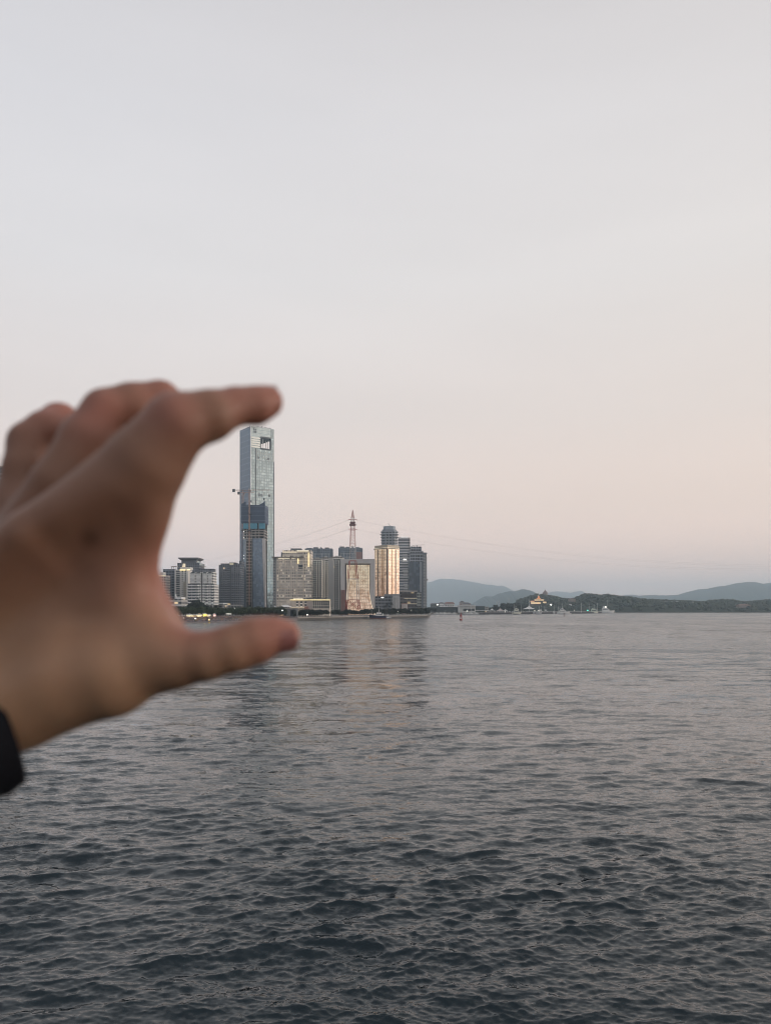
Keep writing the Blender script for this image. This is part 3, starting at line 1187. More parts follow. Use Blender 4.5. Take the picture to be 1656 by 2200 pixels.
# bare frame: slabs and columns
b = MB()
fl = [1139.5, 1145, 1151, 1157.5]
for y in fl:
    b.box(cx_(523), cx_(568), 0, 30, cz_(y + 0.9), cz_(y - 0.9))
for px in (523.8, 530, 540, 548.5, 556.5, 567.5):
    b.box(cx_(px) - 0.5, cx_(px) + 0.5, 0.15, 1.1, cz_(1158), cz_(1123.6))
n = 21
for i in range(n):
    y = 1160.5 + i * (1298 - 1160.5) / n
    b.box(cx_(528.5), cx_(541), 0, 20, cz_(y + 1.0), cz_(y - 0.9))
for px in (529, 533.4, 540.4):
    b.box(cx_(px) - 0.35, cx_(px) + 0.35, 0.15, 0.8, 0, cz_(1158))
b.build('concrete_frame', CONC, ct)
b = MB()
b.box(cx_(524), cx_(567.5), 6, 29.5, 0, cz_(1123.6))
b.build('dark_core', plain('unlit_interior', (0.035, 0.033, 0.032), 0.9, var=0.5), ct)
b = MB()
b.box(cx_(523), cx_(528.4), -0.4, 14, 0, cz_(1158.5), 0)
b.box(cx_(520.3), cx_(522.9), 2.0, 14, 0, cz_(1160), 1)
b.build('glazed_bay', [glass_wall('bay_glass', (0.30, 0.36, 0.43), 1.5, 4.2, (0.12, 0.15, 0.19), metal=0.6), G_DARK], ct)
b = MB()      # the blue-grey leaf that widens towards the ground
b.prism([(cx_(543.6), -1.0), (cx_(568.3), -1.0), (cx_(568.3), 5.0), (cx_(543.6), 5.0)], 0, cz_(1157), 0,
        poly1=[(cx_(543.2), -1.0), (cx_(562.8), -1.0), (cx_(562.8), 5.0), (cx_(543.2), 5.0)])
b.build('glass_leaf', glass_wall('leaf_glass', (0.22, 0.285, 0.37), 3.0, 4.2, (0.18, 0.235, 0.31), metal=0.3, lean=0.006, band=(0.20, 0.26, 0.34), bandf=0.2, mull=0.04, var=0.05, rough=0.2), ct)
b = MB()
b.prism([(cx_(568.5), -0.8), (cx_(570.8), -0.8), (cx_(570.8), 4.0), (cx_(568.5), 4.0)], 0, cz_(1157.5), 0,
        poly1=[(cx_(563.0), -0.8), (cx_(569.6), -0.8), (cx_(569.6), 4.0), (cx_(563.0), 4.0)])
b.build('pale_edge_strip', plain('pale_strip', (0.60, 0.57, 0.56), 0.45), ct)
for i in range(7):
    b = MB()
    z_ = cz_(1143 + i * 13) if i < 2 else cz_(1180 + i * 7)
    b.box(cx_(523.3), cx_(524.1), -1.4, -1.2, z_, z_ + 0.7)
    b.build('work_light', LAMPW, ct)


def tower_crane(dx, px_mast, y_top, y_jib, px_cw, px_tip, label, y_bot=1300, cab=True):
    """lattice tower crane: mast, jib, counter-jib with block, cab, pendant stays, hook"""
    r_ = thing('tower_crane', (X(px_mast, dx), dx, GZ), 0, label, 'crane', 'tower cranes on the building site')
    zt_, zj, zb_2 = Z(y_top, dx) - GZ, Z(y_jib, dx) - GZ, Z(y_bot, dx) - GZ
    m = MB()
    hw = 1.0
    for sx1 in (-1, 1):
        for sy in (-1, 1):
            m.bar((sx1 * hw, sy * hw, zb_2), (sx1 * hw, sy * hw, zj), 0.28)
    z_ = zb_2
    i = 0
    while z_ + 3.4 < zj:
        s_ = 1 if i % 2 else -1
        for yy in (-hw, hw):
            m.bar((-hw * s_, yy, z_), (hw * s_, yy, z_ + 3.4), 0.2)
            m.bar((-hw, yy, z_), (hw, yy, z_), 0.18)
        z_ += 3.4
        i += 1
    m.build('mast', CRANE_RUST, r_)
    m = MB()
    m.tube((0, 0, zj), (0, 0, zt_), 0.7, 0.15, 4)
    m.build('tower_top', CRANE_RUST, r_)
    xt, xc = X(px_tip, dx) - X(px_mast, dx), X(px_cw, dx) - X(px_mast, dx)
    m = MB()
    n = 16
    for sy in (-0.6, 0.6):
        m.bar((0, sy, zj), (xt, sy, zj), 0.26)
    m.bar((0, 0, zj + 1.3), (xt, 0, zj + 1.0), 0.16)
    for i in range(n):
        f0, f1 = xt * i / n, xt * (i + .5) / n
        m.bar((f0, 0.6, zj), (f1, 0, zj + 1.2), 0.1)
        m.bar((f1, 0, zj + 1.2), (xt * (i + 1) / n, -0.6, zj), 0.1)
    m.build('jib', CRANE_RUST, r_)
    m = MB()
    for sy in (-0.7, 0.7):
        m.bar((0, sy, zj), (xc, sy, zj), 0.55)
    m.box(xc, xc * 0.1, -0.7, 0.7, zj - 0.05, zj + 0.12)
    m.build('counter_jib', CRANE_RUST, r_)
    m = MB()
    m.box(xc - 2.0, xc + 1.6, -1.1, 1.1, zj - 2.6, zj + 1.4)
    m.build('counterweight', DKMETAL, r_)
    m = MB()
    for xe in (xt * 0.66, xc * 0.85):
        m.bar((0, 0, zt_), (xe, 0, zj + 0.6), 0.1)
    m.build('pendant_stay', DKMETAL, r_)
    m = MB()
    m.box(0.9, 2.6, -1.5, 0.2, zj - 2.6, zj - 0.2)
    m.build('cab', plain('crane_cab', (0.25, 0.14, 0.10), 0.4), r_)
    m = MB()
    xh = xt * 0.72
    m.bar((xh, 0, zj), (xh, 0, zj - 11), 0.08)
    m.box(xh - 0.8, xh + 0.8, -0.5, 0.5, zj - 14, zj - 11)
    m.build('hook_block', DKMETAL, r_)
    for yq in (1105, 1140, 1185, 1230):
        m = MB()
        zq = Z(yq, dx) - GZ
        m.box(-2.4, 2.4, -1.9, 4.0, zq, zq + 0.7)
        m.build('tie_collar', DKMETAL, r_)
    return r_


tower_crane(1113, 535.3, 1048, 1053, 502.5, 579.5, 'taller tower crane climbing in front of the dark netting of the unfinished tower')
tower_crane(1152, 521.5, 1053.5, 1058.5, 513.5, 546.5, 'lower tower crane half hidden by the unfinished tower, counterweight just left of the glass tower', y_bot=1290)

# ------------------------------------------------------------------ apartment blocks left of the towers
F_WHITE = facade('white_flats', (0.82, 0.81, 0.78), (0.11, 0.115, 0.125), 2.6, 3.1, (0.2, 0.85), (0.22, 0.75), lit=0.015)
F_CREAM = facade('cream_flats', (0.60, 0.57, 0.52), (0.10, 0.10, 0.105), 3.2, 3.2, (0.12, 0.82), (0.28, 0.85), lit=0.02)
F_DARKBLUE = facade('dark_blue_flats', (0.17, 0.19, 0.23), (0.035, 0.04, 0.055), 3.4, 3.1, (0.12, 0.88), (0.3, 0.9), lit=0.012, band=0.2, bandc=(0.21, 0.225, 0.255))
F_GREYBLUE = facade('grey_blue_flats', (0.22, 0.235, 0.265), (0.045, 0.05, 0.065), 2.8, 3.0, (0.2, 0.8), (0.2, 0.85), lit=0.012, band=0.16, bandc=(0.27, 0.28, 0.30))
F_PINK = facade('pinkish_flats', (0.52, 0.46, 0.43), (0.12, 0.11, 0.11), 2.4, 3.0, (0.2, 0.8), (0.25, 0.8), lit=0.02)
F_PODIUM = facade('podium_front', (0.46, 0.45, 0.44), (0.06, 0.065, 0.07), 4.2, 4.0, (0.1, 0.9), (0.2, 0.72), lit=0.06)


def block(name, label, cat, px0, px1, ytop, d, dep, mat, group=None, root=None):
    """Empty with one box of wall on it, front face on the given sight lines"""
    xa, xb = X(px0, d), X(px1, d)
    r_ = thing(name, (xa, d, GZ), 0, label, cat, group)
    h = Z(ytop, d) - GZ
    b = MB()
    b.box(0, xb - xa, 0, dep, 0, h, 0, 1)
    b.build('wall', [mat, ROOFGREY], r_)
    return r_, xb - xa, h


def part_box(root, name, d, px0, px1, ytop, ybot, y0, y1, mat, top=None):
    b = MB()
    lx, lz = root.location.x, root.location.z
    z0 = Z(ybot, d) - lz
    b.box(X(px0, d) - lx, X(px1, d) - lx, y0, y1, max(z0, 0.0), Z(ytop, d) - lz, 0, 1 if top else None)
    return b.build(name, [mat, top] if top else mat, root)


APTS = 'apartment blocks of the far waterfront'
d = 930
r_, w_, h_ = block('apartment_block', 'pinkish narrow apartment block at the web of the thumb', 'apartment block', 338, 355.3, 1235, d - 20, 22, F_PINK, APTS)
part_box(r_, 'cornice', d - 20, 337.5, 355.8, 1236.2, 1238.2, -0.6, -0.01, SOFTGOLD)
part_box(r_, 'roof_room', d - 20, 341, 349, 1229, 1235, 4, 14, PALE)
r_, w_, h_ = block('apartment_block', 'dark blue gridded apartment block beside the pinkish one', 'apartment block', 350, 375.2, 1223, d + 15, 22, F_DARKBLUE, APTS)
part_box(r_, 'roof_frame', d + 15, 366.5, 377.5, 1216.2, 1217.2, 2, 12, CONC)
for px in (367.2, 371, 376.8):
    part_box(r_, 'roof_post', d + 15, px - 0.4, px + 0.4, 1217.2, 1223, 3, 4, CONC)
# the tower with the flared roof tray
d2 = 1010
r_, w_, h_ = block('flared_roof_tower', 'grey blue tower topped by a flared pagoda like roof tray', 'tower', 381, 428, 1209.5, d2, 30, F_GREYBLUE)
b = MB()
lx = r_.location.x
zc = Z(1209.5, d2) - GZ
b.box(X(388.5, d2) - lx, X(421, d2) - lx, 3, 26, zc, Z(1204, d2) - GZ)
b.build('upper_storey', facade('columned_storey', (0.20, 0.21, 0.24), (0.11, 0.12, 0.14), 1.4, 7, (0.3, 0.9), (0.05, 0.95), lit=0.0), r_)
b = MB()
z0, z1, z2 = Z(1204, d2) - GZ, Z(1200.3, d2) - GZ, Z(1198, d2) - GZ
pa = [(X(388.8, d2) - lx, 3), (X(420.5, d2) - lx, 3), (X(420.5, d2) - lx, 26), (X(388.8, d2) - lx, 26)]
pb = [(X(383, d2) - lx, -1), (X(426, d2) - lx, -1), (X(426, d2) - lx, 30), (X(383, d2) - lx, 30)]
b.prism(pa, z0 + 0.003, z1, 0, poly1=pb)
b.prism(pb, z1 + 0.003, z2, 0)
b.build('roof', plain('tray_roof', (0.17, 0.16, 0.17), 0.7), r_)
b = MB()
for px in (393, 394.6, 396, 397.4):
    b.box(X(px, d2) - lx, X(px + 0.9, d2) - lx, -0.6, -0.02, Z(1218, d2) - GZ, Z(1211, d2) - GZ)
b.build('lit_window', SOFTGOLD, r_)

# white block with a lit cornice
r_, w_, h_ = block('apartment_block', 'white apartment block with a bright yellow light bar under its roof', 'apartment block', 375.2, 404, 1224, d, 20, PALE, APTS)
lx = r_.location.x
wm = window_mesh(1.45, 1.75, WINGLASS, PALE)
sp = []
nfl = 20
for j in range(nfl):
    z_ = 3 + (h_ - 5) * j / (nfl - 1)
    for px in (379.5, 382.2, 385.0, 392, 398.5):
        sp.append((X(px, d) - lx, 0, z_))
put_windows(r_, wm, sp)
part_box(r_, 'stair_shaft', d, 394.5, 400.5, 1250, 1296, -0.5, -0.01, plain('tan_render', (0.36, 0.33, 0.27), 0.8))
part_box(r_, 'light_bar', d, 387, 398.6, 1223.4, 1225.6, -1.2, -0.5, GOLDLINE)
part_box(r_, 'light_bar', d, 402, 409, 1223.2, 1225.2, -1.2, -0.5, GOLDLINE)
part_box(r_, 'roof_room', d, 386, 408, 1218.5, 1223.9, 3, 15, PALE)
b = MB()
hwb = (X(393.5, d) - X(388, d)) / 2
b.box(-hwb, hwb, -1.0, -0.01, 0, 0.9)
bme = b.mesh('balcony', PALE)
put_windows(r_, bme, [(X(390.75, d) - lx, 0, 2.5 + (h_ - 8) * j / 18) for j in range(19)], name='balcony')

# white stepped block with curved balconies
d3 = 905
r_, w_, h_ = block('apartment_block', 'broad white apartment block stepped at its top with curved balconies', 'apartment block', 402.5, 461, 1255.5, d3, 22, F_WHITE, APTS)
lx = r_.location.x
b = MB()
hz2 = Z(1255.5, d3) - GZ
for (p0, p1, yt) in ((407.5, 420, 1231), (420.3, 432.5, 1229), (434.5, 457.5, 1228.5)):
    b.box(X(p0, d3) - lx, X(p1, d3) - lx, 0.6, 20, hz2 + 0.003, Z(yt, d3) - GZ, 0, 1)
b.build('upper_wall', [F_WHITE, ROOFGREY], r_)
bal = MB()


def balcony_mesh(w, curved):
    b = MB()
    if curved:
        n = 7
        pts = [(-w / 2, 0.05)] + [(-w / 2 + w * i / n, -0.5 - 1.1 * math.sin(math.pi * i / n)) for i in range(n + 1)] + [(w / 2, 0.05)]
        b.prism(pts, -0.35, 0.85)
    else:
        b.box(-w / 2, w / 2, -1.1, 0.05, -0.35, 0.75)
    b.box(-w / 2 + 0.2, w / 2 - 0.2, -0.25, 0.02, 0.9, 2.3, 1)
    return b.mesh('balcony', [WHITE, DKGLASS])


bw = X(427, d3) - X(421.5, d3)
bm1, bm2 = balcony_mesh(bw, True), balcony_mesh(X(414, d3) - X(406, d3), False)
sp1, sp2 = [], []
for j in range(11):
    z_ = 1.5 + (hz2 - 3) * j / 10
    sp2 += [(X(407.5, d3) - lx, 0, z_), (X(416, d3) - lx, 0, z_)]
    sp1 += [(X(424.5, d3) - lx, 0, z_), (X(444, d3) - lx, 0, z_), (X(456, d3) - lx, 0, z_)]
for j in range(8):
    z_ = hz2 + 2 + (Z(1230, d3) - GZ - hz2 - 4) * j / 7
    sp2 += [(X(413.5, d3) - lx, 0.6, z_), (X(426, d3) - lx, 0.6, z_)]
    sp2 += [(X(440, d3) - lx, 0.6, z_), (X(451, d3) - lx, 0.6, z_)]
put_windows(r_, bm1, sp1, name='balcony')
put_windows(r_, bm2, sp2, name='balcony')
part_box(r_, 'stair_slot', d3, 432.6, 434.4, 1231, 1296, -0.4, 0.3, plain('dark_slot', (0.10, 0.09, 0.09), 0.8))
part_box(r_, 'roof_house', d3, 424, 447, 1221.5, 1228.4, 4, 16, F_GREYBLUE)
part_box(r_, 'roof_house', d3, 448, 457, 1221.5, 1228.4, 6, 16, F_GREYBLUE)
part_box(r_, 'roof_sail', d3, 427, 438, 1216.5, 1217.4, 6, 12, CONC)
part_box(r_, 'roof_post', d3, 431.8, 432.6, 1217.4, 1221.5, 8, 9, CONC)
# low buildings at their foot
r_, w_, h_ = block('low_building', 'low white stepped building left of the big dark tree', 'building', 357, 390, 1287, 835, 26, F_PODIUM)
part_box(r_, 'upper_floor', 835, 378, 388.5, 1283, 1287, 2, 20, WHITE)
part_box(r_, 'canopy', 835, 360, 402, 1300.5, 1302.6, -7, -0.01, PALE)
b = MB()
b.tube((X(374, 835) - r_.location.x, 8, h_), (X(373, 835) - r_.location.x, 8, h_ + 5), 0.8, 0.8, 8)
b.build('satellite_dish', WHITE, r_)
r_, w_, h_ = block('long_canopy_building', 'long low building with a pale canopy right of the big dark tree', 'building', 424, 482, 1299.5, 800, 20, F_PODIUM)
part_box(r_, 'canopy', 800, 436, 484, 1296.2, 1297.6, -9, 12, WHITE)
for px in (446, 460, 483.2):
    part_box(r_, 'canopy_post', 800, px - 0.5, px + 0.5, 1297.6, 1322, -8.5, -7.6, WHITE)
r_, w_, h_ = block('apartment_block', 'distant pale apartment block seen in the gap beside the dark block', 'apartment block', 459, 474, 1266, 1480, 24, F_CREAM, APTS)
# dark apartments beside the towers
d4 = 1060
r_, w_, h_ = block('apartment_block', 'dark slate apartment block immediately left of the unfinished tower', 'apartment block', 470, 517, 1213.5, d4, 26, F_GREYBLUE, APTS)
for (p0, p1, yt) in ((473.5, 491, 1210.5), (492, 505, 1208.2), (506, 513, 1211), (513.2, 519, 1205)):
    part_box(r_, 'roof_house', d4, p0, p1, yt, 1213.5, 2, 22, F_GREYBLUE)
part_box(r_, 'lit_roof_niche', d4, 493.5, 501, 1210.5, 1213, -0.5, 1.9, lamp_mat('niche_glow', (0.9, 0.8, 0.55), 0.30))
b = MB()
lx = r_.location.x
for j in range(24):
    z_ = 3 + (h_ - 6) * j / 24
    for px, ww in ((477, 7), (486, 6), (500.5, 5.5), (510, 8)):
        if (j * 7 + int(px)) % 5:
            b.box(X(px - ww / 2, d4) - lx, X(px + ww / 2, d4) - lx, -1.1, -0.02, z_, z_ + 0.9)
b.build('balcony_fronts', plain('slate_balcony', (0.24, 0.25, 0.275), 0.7), r_)
part_box(r_, 'recess', d4, 494.2, 496.4, 1216, 1296, -0.3, -0.01, DKMETAL)
part_box(r_, 'podium', d4, 478, 520, 1297, 1306, -9, -0.01, F_PODIUM)
# building cut by the left edge of the photograph
d5 = 760
r_, w_, h_ = block('office_tower', 'grey banded tower cut off by the left edge behind the ring finger', 'tower', -60, 7.2, 1006, d5, 30, facade('banded_tower', (0.30, 0.30, 0.30), (0.10, 0.11, 0.12), 3.0, 4.0, (0.1, 0.95), (0.35, 0.9), lit=0.0))
part_box(r_, 'roof_slab', d5, -60, 8.2, 1001.5, 1004.5, -0.6, 30.6, CONC)
part_box(r_, 'roof_storey', d5, -58, 5.5, 1004.6, 1005.9, 1, 28, DKMETAL)
b = MB()
for j in range(28):
    z_ = h_ - 6 - j * 4.0
    b.prism([(w_ - 12, -1.6), (w_ - 0.5, -1.6), (w_ + 1.5, -0.4), (w_ + 1.6, 12), (w_ - 0.01, 12), (w_ - 0.01, -0.01), (w_ - 12, -0.01)], z_, z_ + 1.0)
b.build('balcony_ring', PALE, r_)

# ------------------------------------------------------------------ blocks right of the tower
F_HOTEL = facade('beige_hotel', (0.80, 0.72, 0.63), (0.27, 0.25, 0.235), 2.4, 3.6, (0.22, 0.82), (0.30, 0.82), lit=0.16, gvar=0.75, litc=(1.0, 0.84, 0.62), litst=0.45, wallvar=0.25)
F_HOTELSIDE = facade('hotel_side', (0.34, 0.34, 0.34), (0.05, 0.055, 0.06), 3.4, 3.6, (0.3, 0.72), (0.3, 0.75), lit=0.0)
F_TALLW = facade('white_tower_flats', (0.80, 0.77, 0.71), (0.075, 0.08, 0.085), 3.0, 3.0, (0.22, 0.72), (0.2, 0.8), lit=0.015)
F_BEHIND = facade('blue_grey_flats', (0.24, 0.28, 0.335), (0.06, 0.075, 0.10), 4.2, 3.2, (0.25, 0.85), (0.25, 0.85), lit=0.0)
F_STRIPED = facade('striped_offices', (0.60, 0.61, 0.62), (0.15, 0.17, 0.20), 30.0, 4.2, (0.0, 1.1), (0.45, 1.0), lit=0.0)
F_GRID = facade('grid_offices', (0.34, 0.375, 0.42), (0.045, 0.055, 0.075), 3.6, 4.2, (0.2, 1.0), (0.3, 1.0), lit=0.004)

d = 1000
r_, w_, h_ = block('hotel_block', 'large beige hotel with stepped top lit by yellow strips, right of the glass tower', 'hotel', 594.2, 652, 1198.5, d, 28, F_HOTEL)
lx = r_.location.x
part_box(r_, 'side_wing', d, 586, 594.1, 1197, 1303, 1.5, 26, F_HOTELSIDE, ROOFGREY)
part_box(r_, 'roof_edge', d, 584.5, 653, 1196.2, 1198.4, -1.5, 27, plain('hotel_roof_edge', (0.20, 0.185, 0.165), 0.7))
part_box(r_, 'upper_wall', d, 605, 667.5, 1181.5, 1196.1, 6, 27.6, F_HOTEL, ROOFGREY)
part_box(r_, 'right_wall', d, 652.3, 668, 1187, 1303, 1.0, 27.5, F_HOTEL, ROOFGREY)
b = MB()
for (p0, p1, ya, yb) in ((606, 636, 1184.9, 1186.4), (637, 661.5, 1181.4, 1184.2), (598, 622, 1198.8, 1200.4), (626, 634, 1198.8, 1200.0)):
    b.box(X(p0, d) - lx, X(p1, d) - lx, (5.0 if yb < 1190 else -0.7), (5.95 if yb < 1190 else -0.05), Z(yb, d) - GZ, Z(ya, d) - GZ)
b.build('lit_cornice', SOFTGOLD, r_)
for (px, ya, yb) in ((662.8, 1187.5, 1218), (640.6, 1200, 1211)):
    part_box(r_, 'light_strip', d, px - 0.7, px + 0.7, ya, yb, -0.9, -0.2, GOLDLINE)
part_box(r_, 'dark_window', d, 640.8, 650.5, 1211.5, 1222, -0.3, -0.02, DKGLASS)
part_box(r_, 'roof_plant', d, 622, 645, 1176.8, 1181.4, 12, 22, ROOFGREY)
part_box(r_, 'roof_plant', d, 600.5, 606, 1185, 1196, 14, 24, ROOFGREY)
# slim white framed bays drawn over the front
b = MB()
for px in (600, 612.5, 624.8, 637.5, 651):
    b.box(X(px, d) - lx - 0.3, X(px, d) - lx + 0.3, -0.8, -0.02, 0, h_ - 3)
for j in range(1, 17):
    z_ = h_ * j / 17
    b.box(X(595, d) - lx, X(651.5, d) - lx, -0.55, -0.03, z_ - 0.35, z_ + 0.35)
b.build('facade_grid', plain('beige_trim', (0.76, 0.69, 0.60), 0.6), r_)

TW = 'blue grey towers rising behind the hotel and the framed building'
for (p0, p1, yt, lab) in ((655, 714, 1178.5, 'blue grey apartment tower rising behind the beige hotel'), (727, 778.5, 1177, 'blue grey apartment tower rising behind the lattice pylon')):
    d = 1500
    r_, w_, h_ = block('apartment_tower', lab, 'apartment tower', p0, p1, yt, d, 30, F_BEHIND, TW)
    lx = r_.location.x
    q = [(0.05, 0.24), (0.30, 0.46), (0.55, 0.60), (0.72, 0.86)]
    for a0, a1 in q:
        b = MB()
        b.box(w_ * a0, w_ * a1, 4, 24, h_ + 0.003, h_ + rng.uniform(1.2, 3.2))
        b.build('roof_house', ROOFGREY, r_)
    b = MB()
    for i in range(7):
        px = w_ * (0.1 + 0.13 * i)
        b.box(px - 0.5, px + 0.5, -0.8, -0.02, 0, h_ - 9)
    for j in range(3):
        b.box(w_ * 0.1, w_ * 0.9, -0.6, -0.03, h_ - 11 - 8 * j, h_ - 10 - 8 * j)
    b.build('facade_fin', plain('grey_fin', (0.42, 0.45, 0.48), 0.6), r_)
    for (a0, a1) in ((0.02, 0.09), (0.45, 0.52), (0.93, 0.99)):
        b = MB()
        b.box(w_ * a0, w_ * a1, -0.5, -0.02, 0, h_ - 1.5)
        b.build('dark_bay', plain('navy_bay', (0.07, 0.09, 0.13), 0.5), r_)
    if p0 > 700:
        part_box(r_, 'red_brick_wing', d, 765, 777.5, 1186, 1202, -1.2, -0.6, plain('red_brick', (0.36, 0.20, 0.17), 0.8))

TWW = 'white apartment towers between the beige hotel and the framed building'
for (p0, p1, yt, d, lab, wallp) in ((667, 690.5, 1202.5, 1060, 'narrow white apartment tower touching the beige hotel', (667, 676)), (688, 708, 1200, 1085, 'grey shouldered white apartment tower second right of the beige hotel', (690, 698)), (705.5, 738.5, 1198.5, 1020, 'wide white apartment tower with a blank grey flank beside the framed building', (705.5, 715.5))):
    r_, w_, h_ = block('white_apartment_tower', lab, 'apartment tower', p0, p1, yt, d, 24, F_TALLW, TWW)
    lx = r_.location.x
    if wallp[0] != 667:
        part_box(r_, 'blank_flank', d, wallp[0], wallp[1], yt + 0.5, 1302, -0.8, -0.02, plain('grey_flank', (0.48, 0.475, 0.46), 0.8))
    part_box(r_, 'roof_house', d, p0 + 3, p1 - 3, yt - 3.0, yt, 4, 18, plain('brown_roof', (0.22, 0.20, 0.18), 0.8))
    part_box(r_, 'penthouse', d, p0 + (p1 - p0) * 0.4, p1 - 6, yt - 5, yt - 3.01, 6, 15, PALE)
    x_lo = wallp[1] if wallp[0] != 667 else 668
    sp = []
    nfl = 26
    wm = window_mesh(1.5, 1.9, WINGLASS, WHITE)
    for j in range(nfl):
        z_ = 3.2 + (h_ - 6) * j / (nfl - 1)
        for f in (0.18, 0.42, 0.66, 0.9):
            sp.append((X(x_lo + (p1 - x_lo) * f, d) - lx, -0.02, z_))
    put_windows(r_, wm, sp)
    b = MB()
    for f in (0.05, 0.54, 0.78):
        px = X(x_lo + (p1 - x_lo) * f, d) - lx
        b.box(px - 0.55, px + 0.55, -1.4, -0.03, 0, h_ - 4)
    b.build('pilaster', plain('cream_pilaster', (0.78, 0.75, 0.68), 0.7), r_)

# ------------------------------------------------------------------ framed building with the flowing gold curtain
d = 985
x0 = X(733, d)
fb = thing('framed_building', (x0, d, GZ), 0, 'grey framed building with a flowing gold lit curtain facade behind the pylon', 'building')


def fx_(px):
    return X(px, d) - x0


def fz_(py):
    return Z(py, d) - GZ


FRM = plain('frame_stone', (0.58, 0.565, 0.56), 0.7, var=0.06)
b = MB()
b.box(fx_(731.5), fx_(741), 0, 34, 0, fz_(1201))
b.box(fx_(795.2), fx_(804.8), 0, 34, 0, fz_(1201))
b.box(fx_(741) + 0.003, fx_(795.2) - 0.003, 0, 34, fz_(1210.5), fz_(1201) - 0.003)
b.build('frame', FRM, fb)
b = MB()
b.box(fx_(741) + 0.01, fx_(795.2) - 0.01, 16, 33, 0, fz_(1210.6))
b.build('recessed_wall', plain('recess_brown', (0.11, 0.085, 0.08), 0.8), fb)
b = MB()
b.box(fx_(733), fx_(742), -8, -0.02, 0, fz_(1268), 0)
b.build('brown_annex', plain('annex_brown', (0.23, 0.13, 0.12), 0.8), fb)

# LED curtain: vertical ribs, lit from within, with a speckled picture running over it
cm = NT('gold_curtain')
uv_ = cm.n('UVMap', uv_map='UVMap').outputs[0]
sx_ = cm.n('SeparateXYZ')
cm.put(sx_.inputs[0], uv_)
st_ = cm.math('FRACT', cm.math('DIVIDE', sx_.outputs[0], 2.7))
rib = cm.math('POWER', cm.math('ABSOLUTE', cm.math('MULTIPLY_ADD', st_, 2.0, -1.0)), 1.6)
mp_ = cm.n('Mapping')
cm.put(mp_.inputs['Vector'], uv_)
mp_.inputs['Scale'].default_value = (0.15, 0.13, 1)
pic = cm.noise(mp_.outputs[0], 1.0, 6, 0.72, 0.6).outputs['Fac']
sp_ = cm.noise(uv_, 0.7, 2, 0.8).outputs['Fac']
dark_ = cm.ramp(pic, [(0.42, (0.52, 0.40, 0.34)), (0.53, (1, 1, 1))])
amt = cm.math('MULTIPLY', cm.math('MULTIPLY_ADD', rib, 0.50, 0.50), cm.math('MULTIPLY_ADD', sp_, 1.4, 0.25))
low = cm.ramp(cm.math('DIVIDE', sx_.outputs[1], 62.0), [(0.0, (0.95, 0.71, 0.58)), (0.35, (0.96, 0.75, 0.60)), (0.65, (0.95, 0.80, 0.60)), (1.0, (0.93, 0.82, 0.62))])
glow = cm.vmath('MULTIPLY', cm.vmath('SCALE', low, amt), cm.mix(0.9, (1, 1, 1), dark_))
fl_ = cm.math('GREATER_THAN', cm.math('FRACT', cm.math('DIVIDE', sx_.outputs[1], 3.7)), 0.25)
glow = cm.vmath('SCALE', glow, cm.math('MULTIPLY_ADD', fl_, 0.32, 0.74))
cm.set(color=(0.30, 0.22, 0.14), rough=0.4, metal=0.3, emit=glow, estr=0.70)
b = MB()
nu, nv = 46, 26
ztop, xl, xr = fz_(1213.5), fx_(744.8), fx_(793.6)


def cpt(i, j):
    f, g = i / nu, j / nv
    z_ = ztop * (1 - g)
    z_ = max(z_, 0.2)
    flare = max(0.0, (g - 0.52) / 0.48) ** 1.9
    x_ = xl + (xr - xl) * f + flare * (3.0 + 4.4 * f)
    y_ = 1.5 - flare * 20.0 + 0.55 * math.cos(f * nu * math.pi) * (1 if 0 < i < nu else 0)
    return Vector((x_, y_, z_))


for i in range(nu):
    for j in range(nv):
        p = [cpt(i, j), cpt(i, j + 1), cpt(i + 1, j + 1), cpt(i + 1, j)]
        u_ = [(i, j), (i, j + 1), (i + 1, j + 1), (i + 1, j)]
        b.face(p, 0, [((xr - xl) * a / nu, ztop * (1 - c / nv)) for a, c in u_])
cu = b.build('curtain', cm.m, fb, smooth=False)
sm = cu.modifiers.new('thickness', 'SOLIDIFY')
sm.thickness = 0.5
for ii in (0, nu):
    b = MB()
    for j in range(nv):
        b.bar(cpt(ii, j) + Vector((0, -0.4, 0)), cpt(ii, j + 1) + Vector((0, -0.4, 0)), 0.45)
    b.build('curtain_edge', SOFTGOLD, fb)
b = MB()
b.box(fx_(741.2), fx_(795), 0.4, 1.0, fz_(1213), fz_(1211.6))
b.build('head_rail', plain('rail_brown', (0.16, 0.14, 0.13), 0.6), fb)
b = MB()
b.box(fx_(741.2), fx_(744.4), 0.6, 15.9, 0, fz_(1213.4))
b.build('shadow_pier', plain('dark_pier', (0.075, 0.05, 0.055), 0.8), fb)

